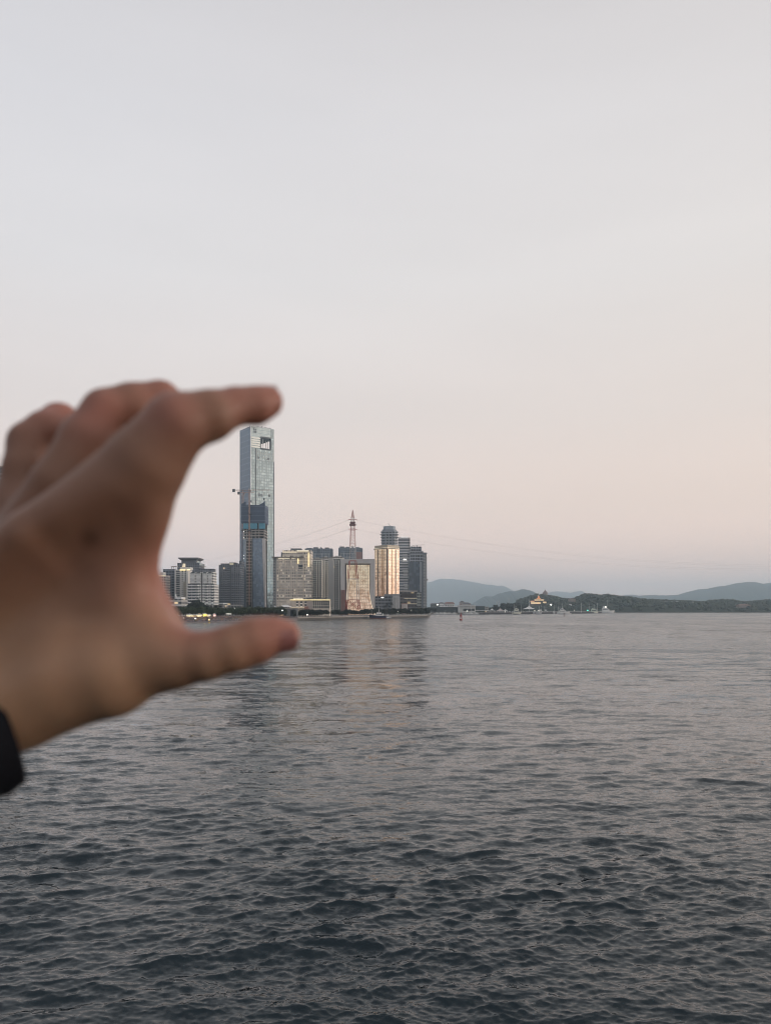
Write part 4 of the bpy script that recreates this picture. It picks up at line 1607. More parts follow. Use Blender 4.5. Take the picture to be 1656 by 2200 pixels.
# ------------------------------------------------------------------ gold tower
def gold_led(name, tint, bay):
    k = NT(name)
    uv = k.n('UVMap', uv_map='UVMap').outputs[0]
    sx = k.n('SeparateXYZ')
    k.put(sx.inputs[0], uv)
    st = k.math('FRACT', k.math('DIVIDE', sx.outputs[0], bay))
    rib = k.math('ABSOLUTE', k.math('MULTIPLY_ADD', st, 2.0, -1.0))
    mp = k.n('Mapping')
    k.put(mp.inputs['Vector'], uv)
    mp.inputs['Scale'].default_value = (0.17, 0.17, 1)
    pic = k.noise(mp.outputs[0], 1.0, 7, 0.75, 1.1).outputs['Fac']
    hgt = k.math('DIVIDE', sx.outputs[1], 68.0)
    th_ = k.math('MULTIPLY_ADD', hgt, -0.09, 0.065)
    d_ = k.ramp(k.math('SUBTRACT', pic, th_), [(0.43, (0.30, 0.19, 0.14)), (0.50, (1, 1, 1))])
    low = k.ramp(hgt, [(0.0, tint[0]), (0.5, tint[1]), (1.0, tint[2])])
    spk = k.noise(uv, 0.55, 3, 0.8).outputs['Fac']
    amt = k.math('MULTIPLY', k.math('MULTIPLY_ADD', rib, 0.6, 0.55), k.math('MULTIPLY_ADD', spk, 1.3, 0.2))
    fl_ = k.math('GREATER_THAN', k.math('FRACT', k.math('DIVIDE', sx.outputs[1], 3.9)), 0.28)
    amt = k.math('MULTIPLY', amt, k.math('MULTIPLY_ADD', fl_, 0.42, 0.66))
    k.set(color=(0.32, 0.23, 0.17), rough=0.35, metal=0.4, emit=k.vmath('MULTIPLY', k.vmath('SCALE', low, amt), d_), estr=0.62)
    return k.m


loc, th, W, D_, H = corner_block(832.3, 804.6, 857.6, 1178.5, 1030, 43)
gt = thing('gold_tower', loc, th, 'gold lit tower with blossom like light pattern and a pale crown', 'tower')
zb = Z(1281, 1030) - GZ
GL1 = gold_led('gold_light_left', ((0.86, 0.60, 0.47), (0.92, 0.64, 0.47), (0.98, 0.75, 0.52)), 4.3)
GL2 = gold_led('gold_light_right', ((0.93, 0.62, 0.47), (0.98, 0.69, 0.52), (1.0, 0.78, 0.58)), 4.3)
b = MB()
b.face([(0, 0, zb), (W, 0, zb), (W, 0, H), (0, 0, H)], 1)
b.face([(0, D_, zb), (0, 0, zb), (0, 0, H), (0, D_, H)], 0)
b.face([(W, 0, zb), (W, D_, zb), (W, D_, H), (W, 0, H)], 1)
b.face([(W, D_, zb), (0, D_, zb), (0, D_, H), (W, D_, H)], 0)
b.face([(0, 0, H), (W, 0, H), (W, D_, H), (0, D_, H)], 2)
b.build('light_facade', [GL1, GL2, ROOFGREY], gt)
DKB = plain('dark_bronze', (0.07, 0.045, 0.035), 0.5)
GLD = plain('gold_trim', (0.62, 0.42, 0.24), 0.35, 0.5)
b = MB()
b.box(-0.55, 0.9, -0.55, 0.9, zb - 0.5, H - 0.8)
b.build('corner_column', DKB, gt)
for f in (0.40, 0.68):
    b = MB()
    b.box(W * f - 0.4, W * f + 0.4, -0.7, -0.02, zb, H - 0.8)
    b.build('front_fin', DKB if f > 0.5 else GLD, gt)
for f in (0.30, 0.42, 0.72):
    b = MB()
    b.box(-0.7, -0.02, D_ * f - 0.4, D_ * f + 0.4, zb, H - 0.8)
    b.build('side_fin', DKB if f > 0.5 else GLD, gt)
b = MB()
b.box(-1.0, W + 1.0, -1.0, D_ + 1.0, H + 0.003, H + 0.9)
b.build('dark_eave', DKB, gt)
b = MB()
b.box(-0.2, W + 0.2, -0.2, D_ + 0.2, H + 0.903, H + 1.5)
b.build('crown_glow', SOFTGOLD, gt)
b = MB()
b.box(-0.4, W - 0.6, -0.4, D_ - 0.6, H + 1.503, H + 4.8)
b.build('crown', plain('pale_gold_crown', (0.55, 0.47, 0.36), 0.5), gt)
b = MB()
b.box(0.3, W - 0.3, 0.3, D_ - 0.3, 0, zb - 0.003)
b.build('base_storeys', facade('base_storeys', (0.25, 0.27, 0.30), (0.05, 0.06, 0.075), 3.0, 4.0, (0.1, 0.9), (0.2, 0.85), lit=0.03), gt)

d = 995
r_, w_, h_ = block('podium_block', 'dark grey low block at the foot of the gold tower', 'building', 805.5, 842, 1281.5, d, 16, facade('grey_podium', (0.19, 0.21, 0.24), (0.05, 0.06, 0.075), 4, 4, (0.1, 0.9), (0.25, 0.8), lit=0.03))
part_box(r_, 'upper_block', d, 825, 842, 1276.8, 1281.4, 1, 15, plain('blue_grey_wall', (0.22, 0.24, 0.27), 0.7))
part_box(r_, 'lit_sign', d, 819, 824, 1283, 1284.6, -0.6, -0.05, LAMPW)
r_, w_, h_ = block('podium_block', 'pale low block with vertical white fins at the foot of the gold tower', 'building', 842.6, 859, 1276.5, d - 4, 18, plain('pale_grey_wall', (0.36, 0.37, 0.39), 0.7))
b = MB()
row_boxes(b, 1.0, w_ - 1.0, 7, 0.5, -0.5, -0.02, 1, h_ - 3)
b.build('white_fin', WHITE, r_)
b = MB()
row_boxes(b, 1.6, w_ - 1.6, 6, 0.8, -0.25, -0.02, 1.5, h_ - 4)
b.build('window_strip', DKGLASS, r_)

# round shouldered tower behind, striped tower, dark grid tower
d = 1320
xa = X(818.5, d)
rt = thing('round_tower', (X(836.5, d), d + 16, GZ), 0, 'grey tower with balconies flaring outward under a drum top, behind the gold tower', 'tower')
b = MB()
hb_ = Z(1142.5, d) - GZ
rx = X(854.5, d) - X(836.5, d)


def octo(rx, ry):
    return [(rx * sx, ry * sy) for sx, sy in ((-1, -0.35), (-0.6, -1), (0.6, -1), (1, -0.35), (1, 0.35), (0.6, 1), (-0.6, 1), (-1, 0.35))]


b.prism(octo(rx - 1, 13), 0, hb_, 0)
b.build('wall', facade('round_tower_wall', (0.36, 0.385, 0.43), (0.035, 0.045, 0.06), 5.5, 4.6, (0.12, 0.88), (0.1, 0.75), lit=0.0), rt)
for j in range(12):
    b = MB()
    z_ = hb_ - 4 - j * 4.6
    b.prism(octo(rx + 0.3 + max(0, 1.6 - j * 0.7), 14.2 + max(0, 1.2 - j * 0.5)), z_, z_ + 1.0)
    b.build('balcony_ring', plain('ring_grey', (0.34, 0.36, 0.39), 0.7), rt)
b = MB()
b.prism(octo(rx + 0.6, 14.5), hb_ + 0.003, hb_ + 1.6)
b.prism(octo(rx - 1.6, 12.0), hb_ + 1.603, Z(1136.5, d) - GZ)
b.build('flared_top', plain('drum_grey', (0.26, 0.285, 0.33), 0.6), rt)
b = MB()
b.prism(octo(rx - 3.6, 11), Z(1136.5, d) - GZ + 0.003, Z(1129.5, d) - GZ)
b.build('drum', plain('drum_blue', (0.36, 0.40, 0.45), 0.5), rt)
b = MB()
zz = Z(1129.5, d) - GZ
b.bar((2, 0, zz), (-2, 0, zz + 6), 0.5)
b.bar((1, 0, zz), (1, 0, zz + 2), 0.9)
b.build('roof_crane', DKMETAL, rt)
b = MB()
for px in (829, 836, 845):
    xx = X(px, d) - rt.location.x
    b.box(xx - 0.5, xx + 0.5, -14.6, -13.2, 0, hb_ - 4.5)
b.build('column', plain('ring_grey', (0.34, 0.36, 0.39), 0.7), rt)

d = 1210
r_, w_, h_ = block('striped_tower', 'tall office tower with close horizontal white bands right of the gold tower', 'tower', 855.5, 876.5, 1155, d, 26, F_STRIPED)
lx = r_.location.x
part_box(r_, 'side_wall', d, 876.6, 881, 1155, 1300, 1.5, 25, facade('striped_side', (0.42, 0.40, 0.40), (0.16, 0.16, 0.18), 30, 4.2, (0, 1.1), (0.5, 1.0), lit=0.0))
part_box(r_, 'lit_roof_edge', d, 861.5, 876.5, 1153.2, 1154.9, -0.5, 25, lamp_mat('pale_roof_glow', (1, 0.95, 0.92), 0.6))
b = MB()
for j in range(26):
    z_ = (Z(1190, d) - GZ) * (j + 0.5) / 26
    b.box(X(870 - 6 * min(1, j / 18) + (j % 3), d) - lx, X(879.2, d) - lx, -0.9, -0.03, z_, z_ + 1.1)
b.build('floor_band', plain('white_band', (0.58, 0.59, 0.60), 0.6), r_)
for px in (867.5, 871.2):
    b = MB()
    xx, z_ = X(px, d) - lx, Z(1202, d) - GZ
    b.lathe([(0.0, z_ - 0.9), (0.9, z_ - 0.3), (0.9, z_ + 0.3), (0.0, z_ + 0.9)], 8, (xx, -0.9))
    b.build('floodlight', LAMPW, r_)

d = 1130
loc, th, W, D_, H = corner_block(908.5, 879.5, 917.3, 1183.5, d, 62)
# broad left face towards us, narrow pale right face
dk = thing('dark_grid_tower', (X(880, d), d, GZ), R(4), 'dark blue grid tower at the right end of the city skyline', 'tower')
wl = X(909, d) - X(880, d)
H = Z(1183.5, d) - GZ
zg = Z(1207, d) - GZ
b = MB()
b.box(0, wl, 0, 26, 0, zg, 0)
b.build('glass_shaft', glass_wall('shaft_glass', (0.10, 0.135, 0.175), 3.0, 4.2, (0.04, 0.055, 0.08), metal=0.35, band=(0.085, 0.115, 0.15), var=0.12, rough=0.2), dk)
b = MB()
b.box(0, wl, 0, 26, zg + 0.003, H, 0, 1)
b.build('grid_storeys', [F_GRID, ROOFGREY], dk)
b = MB()
b.box(wl + 0.003, wl + 5.4, 3, 25, 0, H - 2)
b.build('side_wall', facade('pale_side', (0.33, 0.34, 0.355), (0.10, 0.11, 0.13), 2.6, 4.2, (0.3, 0.7), (0.2, 0.7), lit=0.0), dk)
b = MB()
b.box(wl - 4.6, wl - 2.0, -0.7, -0.02, 0, zg)
b.build('pale_pier', plain('pale_pier', (0.30, 0.33, 0.37), 0.6), dk)
b = MB()
b.box(1.5, wl - 2, 2, 22, H + 0.003, Z(1174, d) - GZ)
b.build('penthouse', F_GRID, dk)
b = MB()
b.box(-1.0, wl + 5.6, -1, 26.4, H - 4.2, H - 3.2)
b.build('cornice', plain('slate_cornice', (0.15, 0.17, 0.20), 0.6), dk)
b = MB()
zz = Z(1174, d) - GZ
b.bar((wl - 8, 8, zz), (wl - 8, 8, zz + 3), 0.5)
b.bar((wl - 15, 8, zz + 2.2), (wl + 2.5, 8, zz + 3.0), 0.45)
b.build('roof_crane', DKMETAL, dk)
b = MB()
for j in range(20):
    z_ = 5 + (H - 12) * j / 20
    b.box(wl + 5.41, wl + 5.9, 4, 8, z_, z_ + 2.4)
b.box(wl + 5.41, wl + 7.2, 3, 6, Z(1247, d) - GZ, Z(1244, d) - GZ)
b.build('hoist_rail', DKMETAL, dk)
d = 1085
r_, w_, h_ = block('shopping_podium', 'dark low podium with faint shop lights below the striped tower', 'building', 858.5, 905.5, 1272, d, 20, facade('mall_front', (0.15, 0.15, 0.16), (0.05, 0.05, 0.06), 5.0, 4.5, (0.1, 0.9), (0.2, 0.8), lit=0.09, litst=0.30))
part_box(r_, 'roof_edge', d, 858, 896, 1269, 1271.9, -0.8, 19, plain('pale_edge', (0.36, 0.35, 0.35), 0.6))
part_box(r_, 'dark_billboard', d, 862, 894, 1275, 1282, -0.8, -0.1, plain('unlit_board', (0.05, 0.045, 0.05), 0.5))
part_box(r_, 'pale_bay', d, 895.5, 904.5, 1273.5, 1302, -1.0, -0.1, facade('bay_flats', (0.32, 0.35, 0.34), (0.09, 0.1, 0.1), 3, 4, (0.1, 0.9), (0.3, 0.9), lit=0.06, litst=0.4))
for py in (1286, 1297):
    part_box(r_, 'lit_band', d, 868, 902, py, py + 0.8, -0.9, -0.12, lamp_mat('dim_band', (0.9, 0.8, 0.6), 0.22))
r_, w_, h_ = block('red_pillared_hall', 'small reddish hall with white pillars below the podium lights', 'hall', 862.5, 876, 1296.5, 1010, 12, plain('dull_red_wall', (0.30, 0.17, 0.15), 0.8))
b = MB()
row_boxes(b, 0.4, w_ - 0.4, 6, 0.6, -0.8, -0.05, 0, h_ - 0.6)
b.build('pillar', WHITE, r_)

# ------------------------------------------------------------------ low hotel with the gold light line
d = 800
loc, th, W, D_, H = corner_block(671.5, 624.5, 708, 1289.5, d, 30)
W = 18.5
lh = thing('low_hotel', (X(624.5, d), d, GZ), 0, 'low hotel with a gold light line along its whole roof edge', 'hotel')
lx = lh.location.x
xm, xr_ = X(671.5, d) - lx, X(708, d) - lx
H = Z(1290, d) - GZ
pl = plain('mauve_render', (0.46, 0.42, 0.405), 0.8, var=0.08)
pl2 = plain('warm_render', (0.66, 0.60, 0.53), 0.8, var=0.08)
b = MB()
b.prism([(0, 0), (xm, -2.0), (xm, 16), (0, 16)], 0, H)
b.build('plain_wing', pl, lh)
b = MB()
b.prism([(xm + 0.003, -2.0), (xr_, -0.6), (xr_, 16), (xm + 0.003, 16)], 0, H)
b.build('window_wing', pl2, lh)
b = MB()
for (p, q) in (((-0.6, -0.6), (xm, -2.6)), ((xm, -2.6), (xr_ + 0.5, -1.2))):
    n_ = Vector((q[0] - p[0], q[1] - p[1], 0)).normalized()
    s_ = Vector((n_.y, -n_.x, 0)) * 0.35
    b.prism([(p[0] + s_.x, p[1] + s_.y), (q[0] + s_.x, q[1] + s_.y), (q[0], q[1]), (p[0], p[1])], H + 0.1, H + 0.75)
b.build('gold_light_line', GOLDLINE, lh)
b = MB()
b.prism([(-0.5, -0.55), (xm, -2.55), (xr_ + 0.4, -1.15), (xr_ + 0.4, 16), (-0.5, 16)], H + 0.003, H + 0.95)
b.build('roof', plain('brown_roof_low', (0.13, 0.10, 0.085), 0.8), lh)
b = MB()
for i in range(8):
    xx = X(650 + i * 6.6, d) - lx
    b.box(xx, xx + 1.9, 3, 9, H + 0.953, H + 2.0 + (i % 3) * 0.5)
b.build('roof_plant', ROOFGREY, lh)
b = MB()
b.box(X(629, d) - lx, X(650, d) - lx, 2, 8, H + 0.953, H + 2.0)
b.build('lit_roof_room', SOFTGOLD, lh)
wm2 = MB()
wm2.box(-0.75, 0.75, -0.25, 0.02, -1.05, 1.05, 0)
wm2 = wm2.mesh('window', [WINGLASS])
sp = []
for j, py in enumerate((1292.8, 1298.6, 1304.6)):
    for i in range(8):
        f = (i + 0.6) / 8.1
        sp.append((xm + (xr_ - xm) * f, -2.0 + 1.4 * f, Z(py, d) - GZ))
put_windows(lh, wm2, sp, rz=math.atan2(1.4, xr_ - xm))
wm3 = MB()
wm3.box(-0.95, 0.95, -0.25, 0.02, -0.9, 0.9, 0)
wm3.box(-0.95, 0.95, -0.3, 0.02, -1.7, -0.95, 1)
wm3 = wm3.mesh('window', [WINGLASS, WHITE])
sp = []
for py in (1294.2, 1300.2):
    for px in (638.5, 647.5, 657):
        f = (px - 624.5) / 47
        sp.append((xm * f, -2.0 * f, Z(py, d) - GZ))
put_windows(lh, wm3, sp, rz=math.atan2(-2.0, xm))
b = MB()
b.box(X(623, d) - lx, X(655.5, d) - lx, -9, -2.1, Z(1305.3, d) - GZ, Z(1304.1, d) - GZ)
b.build('entrance_canopy', lamp_mat('canopy_glow', (1.0, 0.84, 0.60), 0.5), lh)
b = MB()
for px in (625, 639, 653):
    b.box(X(px, d) - lx - 0.3, X(px, d) - lx + 0.3, -8.6, -8.0, 0, Z(1305.3, d) - GZ - 0.003)
b.build('canopy_post', CONC, lh)
b = MB()
b.box(X(655, d) - lx, X(663.5, d) - lx, -7, -2.2, 0, Z(1303, d) - GZ)
b.build('red_porch', plain('red_brick', (0.36, 0.20, 0.17), 0.8), lh)
r_, w_, h_ = block('pavilion', 'small grey pavilion with a white peaked roof left of the low hotel', 'pavilion', 600, 622, 1304.5, 770, 14, F_PODIUM)
b = MB()
b.prism([(-1, -1), (w_ + 1, -1), (w_ + 1, 15), (-1, 15)], h_ + 0.003, Z(1299.5, 770) - GZ, 0, poly1=[(w_ * .35, 5), (w_ * .65, 5), (w_ * .65, 9), (w_ * .35, 9)])
b.build('roof', PALE, r_)
r_, w_, h_ = block('grey_kiosk', 'plain grey kiosk block in front of the low hotel canopy', 'kiosk', 614, 639, 1308, 766, 9, plain('kiosk_grey', (0.24, 0.25, 0.26), 0.8))
part_box(r_, 'roof', 766, 612.5, 640.5, 1307, 1307.9, -1, 10, CONC)
part_box(r_, 'door', 766, 624, 632, 1311, 1324, -0.2, -0.02, DKGLASS)
r_, w_, h_ = block('white_booth', 'white box booth standing on the quay right of the low hotel', 'booth', 702.5, 707.5, 1317, 812, 2.4, WHITE)
part_box(r_, 'door', 812, 704, 706, 1319, 1325, -0.15, -0.02, CONC)
part_box(r_, 'roof', 812, 702, 708, 1316.4, 1316.9, -0.4, 2.8, CONC)

# ------------------------------------------------------------------ lattice pylon and its wires
d = 890
py_ = thing('lattice_pylon', (X(757.5, d), d, GZ), R(12), 'tall red and white lattice pylon in front of the framed building', 'pylon')
PR = plain('pylon_red', (0.38, 0.085, 0.07), 0.6)
PW = plain('pylon_white', (0.55, 0.53, 0.52), 0.6)
s_ = d / F
prof = [(1309, 35.0), (1289, 31.0), (1244, 25.0), (1205, 17.0), (1174, 14.0), (1150, 11.6), (1130, 9.6), (1113, 7.2), (1096, 0.8)]
lev = [(Z(y, d) - GZ, wd * s_ / 2 * 0.80) for y, wd in prof]
bands = {0: PR, 1: PW, 2: PW, 3: PW, 4: PR, 5: PR, 6: PW, 7: PR}
corners = [(-1, -1), (1, -1), (1, 1), (-1, 1)]
for i in range(len(lev) - 1):
    (z0, h0), (z1, h1) = lev[i], lev[i + 1]
    z0 = max(z0, 0)
    m = MB()
    lw = 0.62 if i < 3 else (0.32 if i < 6 else 0.26)
    for (cx, cy) in corners:
        m.bar((cx * h0, cy * h0, z0), (cx * h1, cy * h1, z1), lw)
    nsub = (1, 1, 1, 3, 4, 4, 4, 6)[i]
    for q in range(nsub):
        f0, f1 = q / nsub, (q + 1) / nsub
        za, zb_, ha, hb2 = z0 + (z1 - z0) * f0, z0 + (z1 - z0) * f1, h0 + (h1 - h0) * f0, h0 + (h1 - h0) * f1
        for k_ in range(4):
            c0, c1 = corners[k_], corners[(k_ + 1) % 4]
            if i in (0, 3, 4, 5, 6, 7):
                m.bar((c0[0] * ha, c0[1] * ha, za), (c1[0] * hb2, c1[1] * hb2, zb_), 0.15 if i else 0.40)
                if i in (0, 6, 7):
                    m.bar((c1[0] * ha, c1[1] * ha, za), (c0[0] * hb2, c0[1] * hb2, zb_), 0.15 if i else 0.40)
            m.bar((c0[0] * hb2, c0[1] * hb2, zb_), (c1[0] * hb2, c1[1] * hb2, zb_), 0.45 if i < 3 else 0.18)
    m.build('lattice_section', PR if i in (0, 2, 4, 5, 6, 7) and i not in (6,) else PW, py_)
m = MB()
for yq, sz in ((1123, 2.6), (1127.5, 3.2)):
    z_ = Z(yq, d) - GZ
    m.box(-sz, sz, -sz, sz, z_ - 0.9, z_ + 0.9)
m.build('equipment_platform', plain('pylon_dark', (0.16, 0.07, 0.07), 0.6), py_)
m = MB()
for yq in (1116.5, 1137):
    z_ = Z(yq, d) - GZ
    m.box(-5.0, 5.0, -0.35, 0.35, z_ - 0.3, z_ + 0.3)
m.build('cross_arm', PR, py_)
WIRE = plain('steel_wire', (0.20, 0.19, 0.20), 0.5)


def wire(name, label, pts, rad, group):
    b = MB()
    o_ = Vector(pts[0])
    for p_, q_ in zip(pts, pts[1:]):
        b.tube(Vector(p_) - o_, Vector(q_) - o_, rad, rad, 3, cap=False)
    o2 = b.build(name, WIRE, loc=o_)
    tag(o2, label, 'power line', group)


def sag(fa, fb_, fc, n=40):
    """quadratic through three sight-line points (px, py, distance)"""
    A = np.array([[p[0] ** 2, p[0], 1] for p in (fa, fb_, fc)])
    cy_ = np.linalg.solve(A, [p[1] for p in (fa, fb_, fc)])
    out = []
    for i in range(n + 1):
        x_ = fa[0] + (fc[0] - fa[0]) * i / n
        dd = fa[2] + (fc[2] - fa[2]) * i / n
        out.append(P(x_, cy_[0] * x_ * x_ + cy_[1] * x_ + cy_[2], dd))
    return out


WG = 'overhead wires hung from the lattice pylon'
for off_, dd in ((0.0, -2.0), (2.6, 3.0)):
    wire('power_line', 'upper pair of overhead wires running right from the pylon over the water', sag((761.5, 1116 + off_ * .4, d + dd), (1200, 1187 + off_, d + 80), (1980, 1204 + off_, d + 200)), 0.036, WG)
    wire('power_line', 'lower pair of overhead wires running right from the pylon over the water', sag((763, 1136.5 + off_ * .4, d + dd), (1180, 1199.5 + off_, d + 80), (1980, 1207 + off_, d + 200)), 0.036, WG)
    wire('power_line', 'upper pair of overhead wires running left from the pylon behind the glass tower', sag((748.5, 1117 + off_ * .4, d + dd), (593, 1167 + off_, d + 290), (380, 1214 + off_, d + 600)), 0.055, WG)
    wire('power_line', 'lower pair of overhead wires running left from the pylon behind the glass tower', sag((747, 1137 + off_ * .4, d + dd), (645, 1170 + off_, d + 200), (380, 1226 + off_, d + 600)), 0.055, WG)

# ------------------------------------------------------------------ trees
def leaf_mat(name, c0, c1):
    k = NT(name)
    r_ = k.n('Attribute', attribute_name='tone').outputs['Fac']
    k.set(color=k.mix(r_, c0, c1), rough=0.7, spec=0.25)
    return k.m


LEAF = leaf_mat('tree_leaves', (0.022, 0.034, 0.018), (0.075, 0.098, 0.05))
LEAFD = leaf_mat('dark_leaves', (0.012, 0.017, 0.013), (0.036, 0.045, 0.032))
BARK = plain('bark', (0.10, 0.085, 0.07), 0.9)


def crown_mesh(name, clumps, n, leaf, mat, seed, droop=0.0):
    """leaf-sized quads on the outer part of several clumps"""
    r = np.random.default_rng(seed)
    cl = np.array([c for c, _ in clumps], float)
    rr = np.array([s for _, s in clumps], float)
    wgt = (rr.reshape(len(rr), -1).mean(1)) ** 2
    pick = r.choice(len(cl), n, p=wgt / wgt.sum())
    dirs = r.normal(size=(n, 3))
    dirs /= np.linalg.norm(dirs, axis=1)[:, None]
    rad = r.uniform(0.45, 1.06, n) ** 0.6
    rs = rr[pick] if rr.ndim == 2 else rr[pick][:, None] * np.ones(3)
    c = cl[pick] + dirs * rs * rad[:, None]
    tone = r.random(len(cl))[pick] * 0.6 + r.random(n) * 0.4
    nrm = dirs + r.normal(size=(n, 3)) * 0.7
    nrm[:, 2] += 0.35
    nrm /= np.linalg.norm(nrm, axis=1)[:, None]
    ref = r.normal(size=(n, 3))
    u = np.cross(nrm, ref)
    u /= np.linalg.norm(u, axis=1)[:, None]
    v = np.cross(nrm, u)
    if droop:
        v = v * (1 - droop) + np.array([0, 0, -1.0]) * droop
    s = leaf * r.uniform(0.6, 1.3, n)[:, None]
    V = np.stack([c - u * s - v * s * 1.3, c + u * s - v * s * 1.0, c + u * s * 0.9 + v * s * 1.3, c - u * s * 0.8 + v * s], 1).reshape(-1, 3)
    Q = np.arange(n * 4).reshape(-1, 4)
    me = bpy.data.meshes.new(name)
    me.from_pydata(V.tolist(), [], Q.tolist())
    a = me.attributes.new('tone', 'FLOAT', 'POINT')
    a.data.foreach_set('value', np.repeat(tone, 4).astype(np.float32))
    me.materials.append(mat)
    return me


def trunk_mesh(h, r0, limbs, seed):
    r = np.random.default_rng(seed)
    b = MB()
    b.tube((0, 0, 0), (0.1, 0, h * 0.55), r0, r0 * 0.75, 7)
    for i in range(limbs):
        a = 6.28 * i / limbs + r.uniform(-.4, .4)
        b.tube((0.1, 0, h * r.uniform(0.42, 0.55)), (math.cos(a) * h * .28, math.sin(a) * h * .28, h * r.uniform(.75, .95)), r0 * 0.5, r0 * 0.15, 5)
    return b.mesh('trunk', BARK)


def place_tree(kind, loc, rz, scale, label, group, cat='tree'):
    name, crown, trunk = kind
    r_ = thing(name, loc, rz, label, cat, group)
    r_.scale = (scale[0], scale[0], scale[1])
    for nm, me in (('crown', crown), ('trunk', trunk)):
        o = bpy.data.objects.new(nm, me)
        COL.objects.link(o)
        o.parent = r_
    return r_


kinds = []
for s_ in range(4):       # round drooping shore trees, 1 unit = 1 m, about 6.5 m tall
    r = np.random.default_rng(40 + s_)
    cl = [((0, 0, 5.2), (2.3, 2.3, 1.3))]
    for i in range(7):
        a = i * 0.9 + r.uniform(0, 1)
        cl.append(((math.cos(a) * 1.9, math.sin(a) * 1.9, r.uniform(3.4, 4.9)), (1.1, 1.1, r.uniform(0.8, 1.5))))
    kinds.append(('shore_tree', crown_mesh('crown', cl, 620, 0.26, LEAF, s_, 0.45), trunk_mesh(5.6, 0.22, 5, s_)))
TG = 'row of round trees behind the beach'
rt_ = random.Random(5)
for row, (n, dy, lab) in enumerate(((30, 44, 'round drooping tree in the front row behind the crowded beach'), (26, 54, 'round drooping tree in the second row behind the crowded beach'))):
    for i in range(n):
        px = 372 + 248 * (i + rt_.uniform(-.28, .28)) / n
        dd = shore(px) + dy + rt_.uniform(-3, 3)
        sc = rt_.uniform(0.92, 1.22)
        place_tree(kinds[rt_.randrange(4)], (X(px, dd), dd, GZ), rt_.uniform(0, 6.28), (sc * 1.06, sc * (1.22 + 0.1 * row)), lab, TG)
bigk = []
for s_ in range(5):       # broad dark crowns, about 10 m tall
    r = np.random.default_rng(70 + s_)
    cl = [((0, 0, 6.2), (3.4, 3.4, 2.4))]
    for i in range(11):
        a = r.uniform(0, 6.28)
        q = r.uniform(1.4, 3.8)
        cl.append(((math.cos(a) * q, math.sin(a) * q, r.uniform(3.6, 8.6) - q * 0.35), (r.uniform(1.1, 2.0), r.uniform(1.1, 2.0), r.uniform(0.9, 1.7))))
    bigk.append(('broad_tree', crown_mesh('crown', cl, 1150, 0.34, LEAFD, 20 + s_), trunk_mesh(7.5, 0.35, 6, s_)))
# the big dark tree over the row
for (px, sc, hh) in ((409, 1.25, 1.45), (420, 1.5, 1.85), (432, 1.35, 1.62), (443, 1.05, 1.25)):
    dd = 742
    labs = {409: 'left part of the big dark tree clump rising above the shore row', 420: 'tallest dark tree of the clump rising above the shore row', 432: 'dark tree on the right shoulder of the tall clump above the shore row', 443: 'lowest dark tree at the right end of the tall clump above the shore row'}
    place_tree(bigk[int(px) % 5], (X(px, dd), dd, GZ), px, (sc, hh), labs[px], 'big dark trees above the shore row')
groups_ = [
    (452, 600, 24, 770, (0.72, 0.98), (0.70, 0.98), 'dark tree at the foot of the unfinished tower behind the shore row', 'dark trees below the towers'),
    (586, 612, 5, 745, (0.62, 0.8), (0.62, 0.8), 'dark tree beside the small grey pavilion', 'trees beside the pavilion'),
    (641, 700, 12, 775, (0.66, 0.95), (0.62, 0.85), 'dark tree in front of the low hotel with the gold light line', 'trees in front of the low hotel'),
    (708, 800, 22, 890, (0.70, 1.0), (0.55, 0.85), 'dark tree at the foot of the framed building and pylon', 'trees below the pylon'),
    (800, 922, 30, 960, (0.72, 1.1), (0.60, 1.0), 'dark tree behind the promenade right of the ship', 'trees behind the promenade'),
]
for (p0, p1, n, dd0, sx, sz, lab, grp) in groups_:
    for i in range(n):
        px = p0 + (p1 - p0) * (i + rt_.uniform(.1, .9)) / n
        dd = dd0 + rt_.uniform(-12, 12)
        s1, s2 = rt_.uniform(*sx), rt_.uniform(*sz)
        place_tree(bigk[rt_.randrange(5)], (X(px, dd), dd, GZ), rt_.uniform(0, 6.28), (s1, s2), lab, grp)
# pair of palms in front of the gold tower base, one clipped tree by the kiosk
pk = MB()
pk.tube((0, 0, 0), (0.2, 0, 11), 0.26, 0.17, 7)
pt = pk.mesh('trunk', BARK)
pb = MB()
r = np.random.default_rng(9)
for i in range(46):
    a = r.uniform(0, 6.28)
    el = r.uniform(-0.5, 1.2)
    p0 = Vector((0.2, 0, 11))
    dr_ = Vector((math.cos(a) * math.cos(el), math.sin(a) * math.cos(el), math.sin(el)))
    sd_ = dr_.cross(Vector((0, 0, 1))).normalized()
    L_ = r.uniform(2.4, 3.4)
    last = p0
    for q in range(4):
        nx_ = last + dr_ * L_ / 4
        dr_ = (dr_ + Vector((0, 0, -0.28))).normalized()
        w0, w1 = 0.34 * (1 - q / 5), 0.34 * (1 - (q + 1) / 5)
        pb.face([last - sd_ * w0, last + sd_ * w0, nx_ + sd_ * w1, nx_ - sd_ * w1])
        last = nx_
pc = pb.mesh('crown', LEAFD)
for (px, sc, lab) in ((831.5, 1.12, 'left of two palms standing before the gold tower base'), (841, 1.2, 'right of two palms standing before the gold tower base'), (826.5, 0.9, 'small palm left of the palm pair before the gold tower base')):
    place_tree(('palm_tree', pc, pt), (X(px, 930), 930, GZ), px, (sc, sc), lab, 'palms below the gold tower', 'palm')
ck = [((0, 0, z_), (1.9, 1.9, 1.2)) for z_ in (1.6, 3.2, 4.8)]
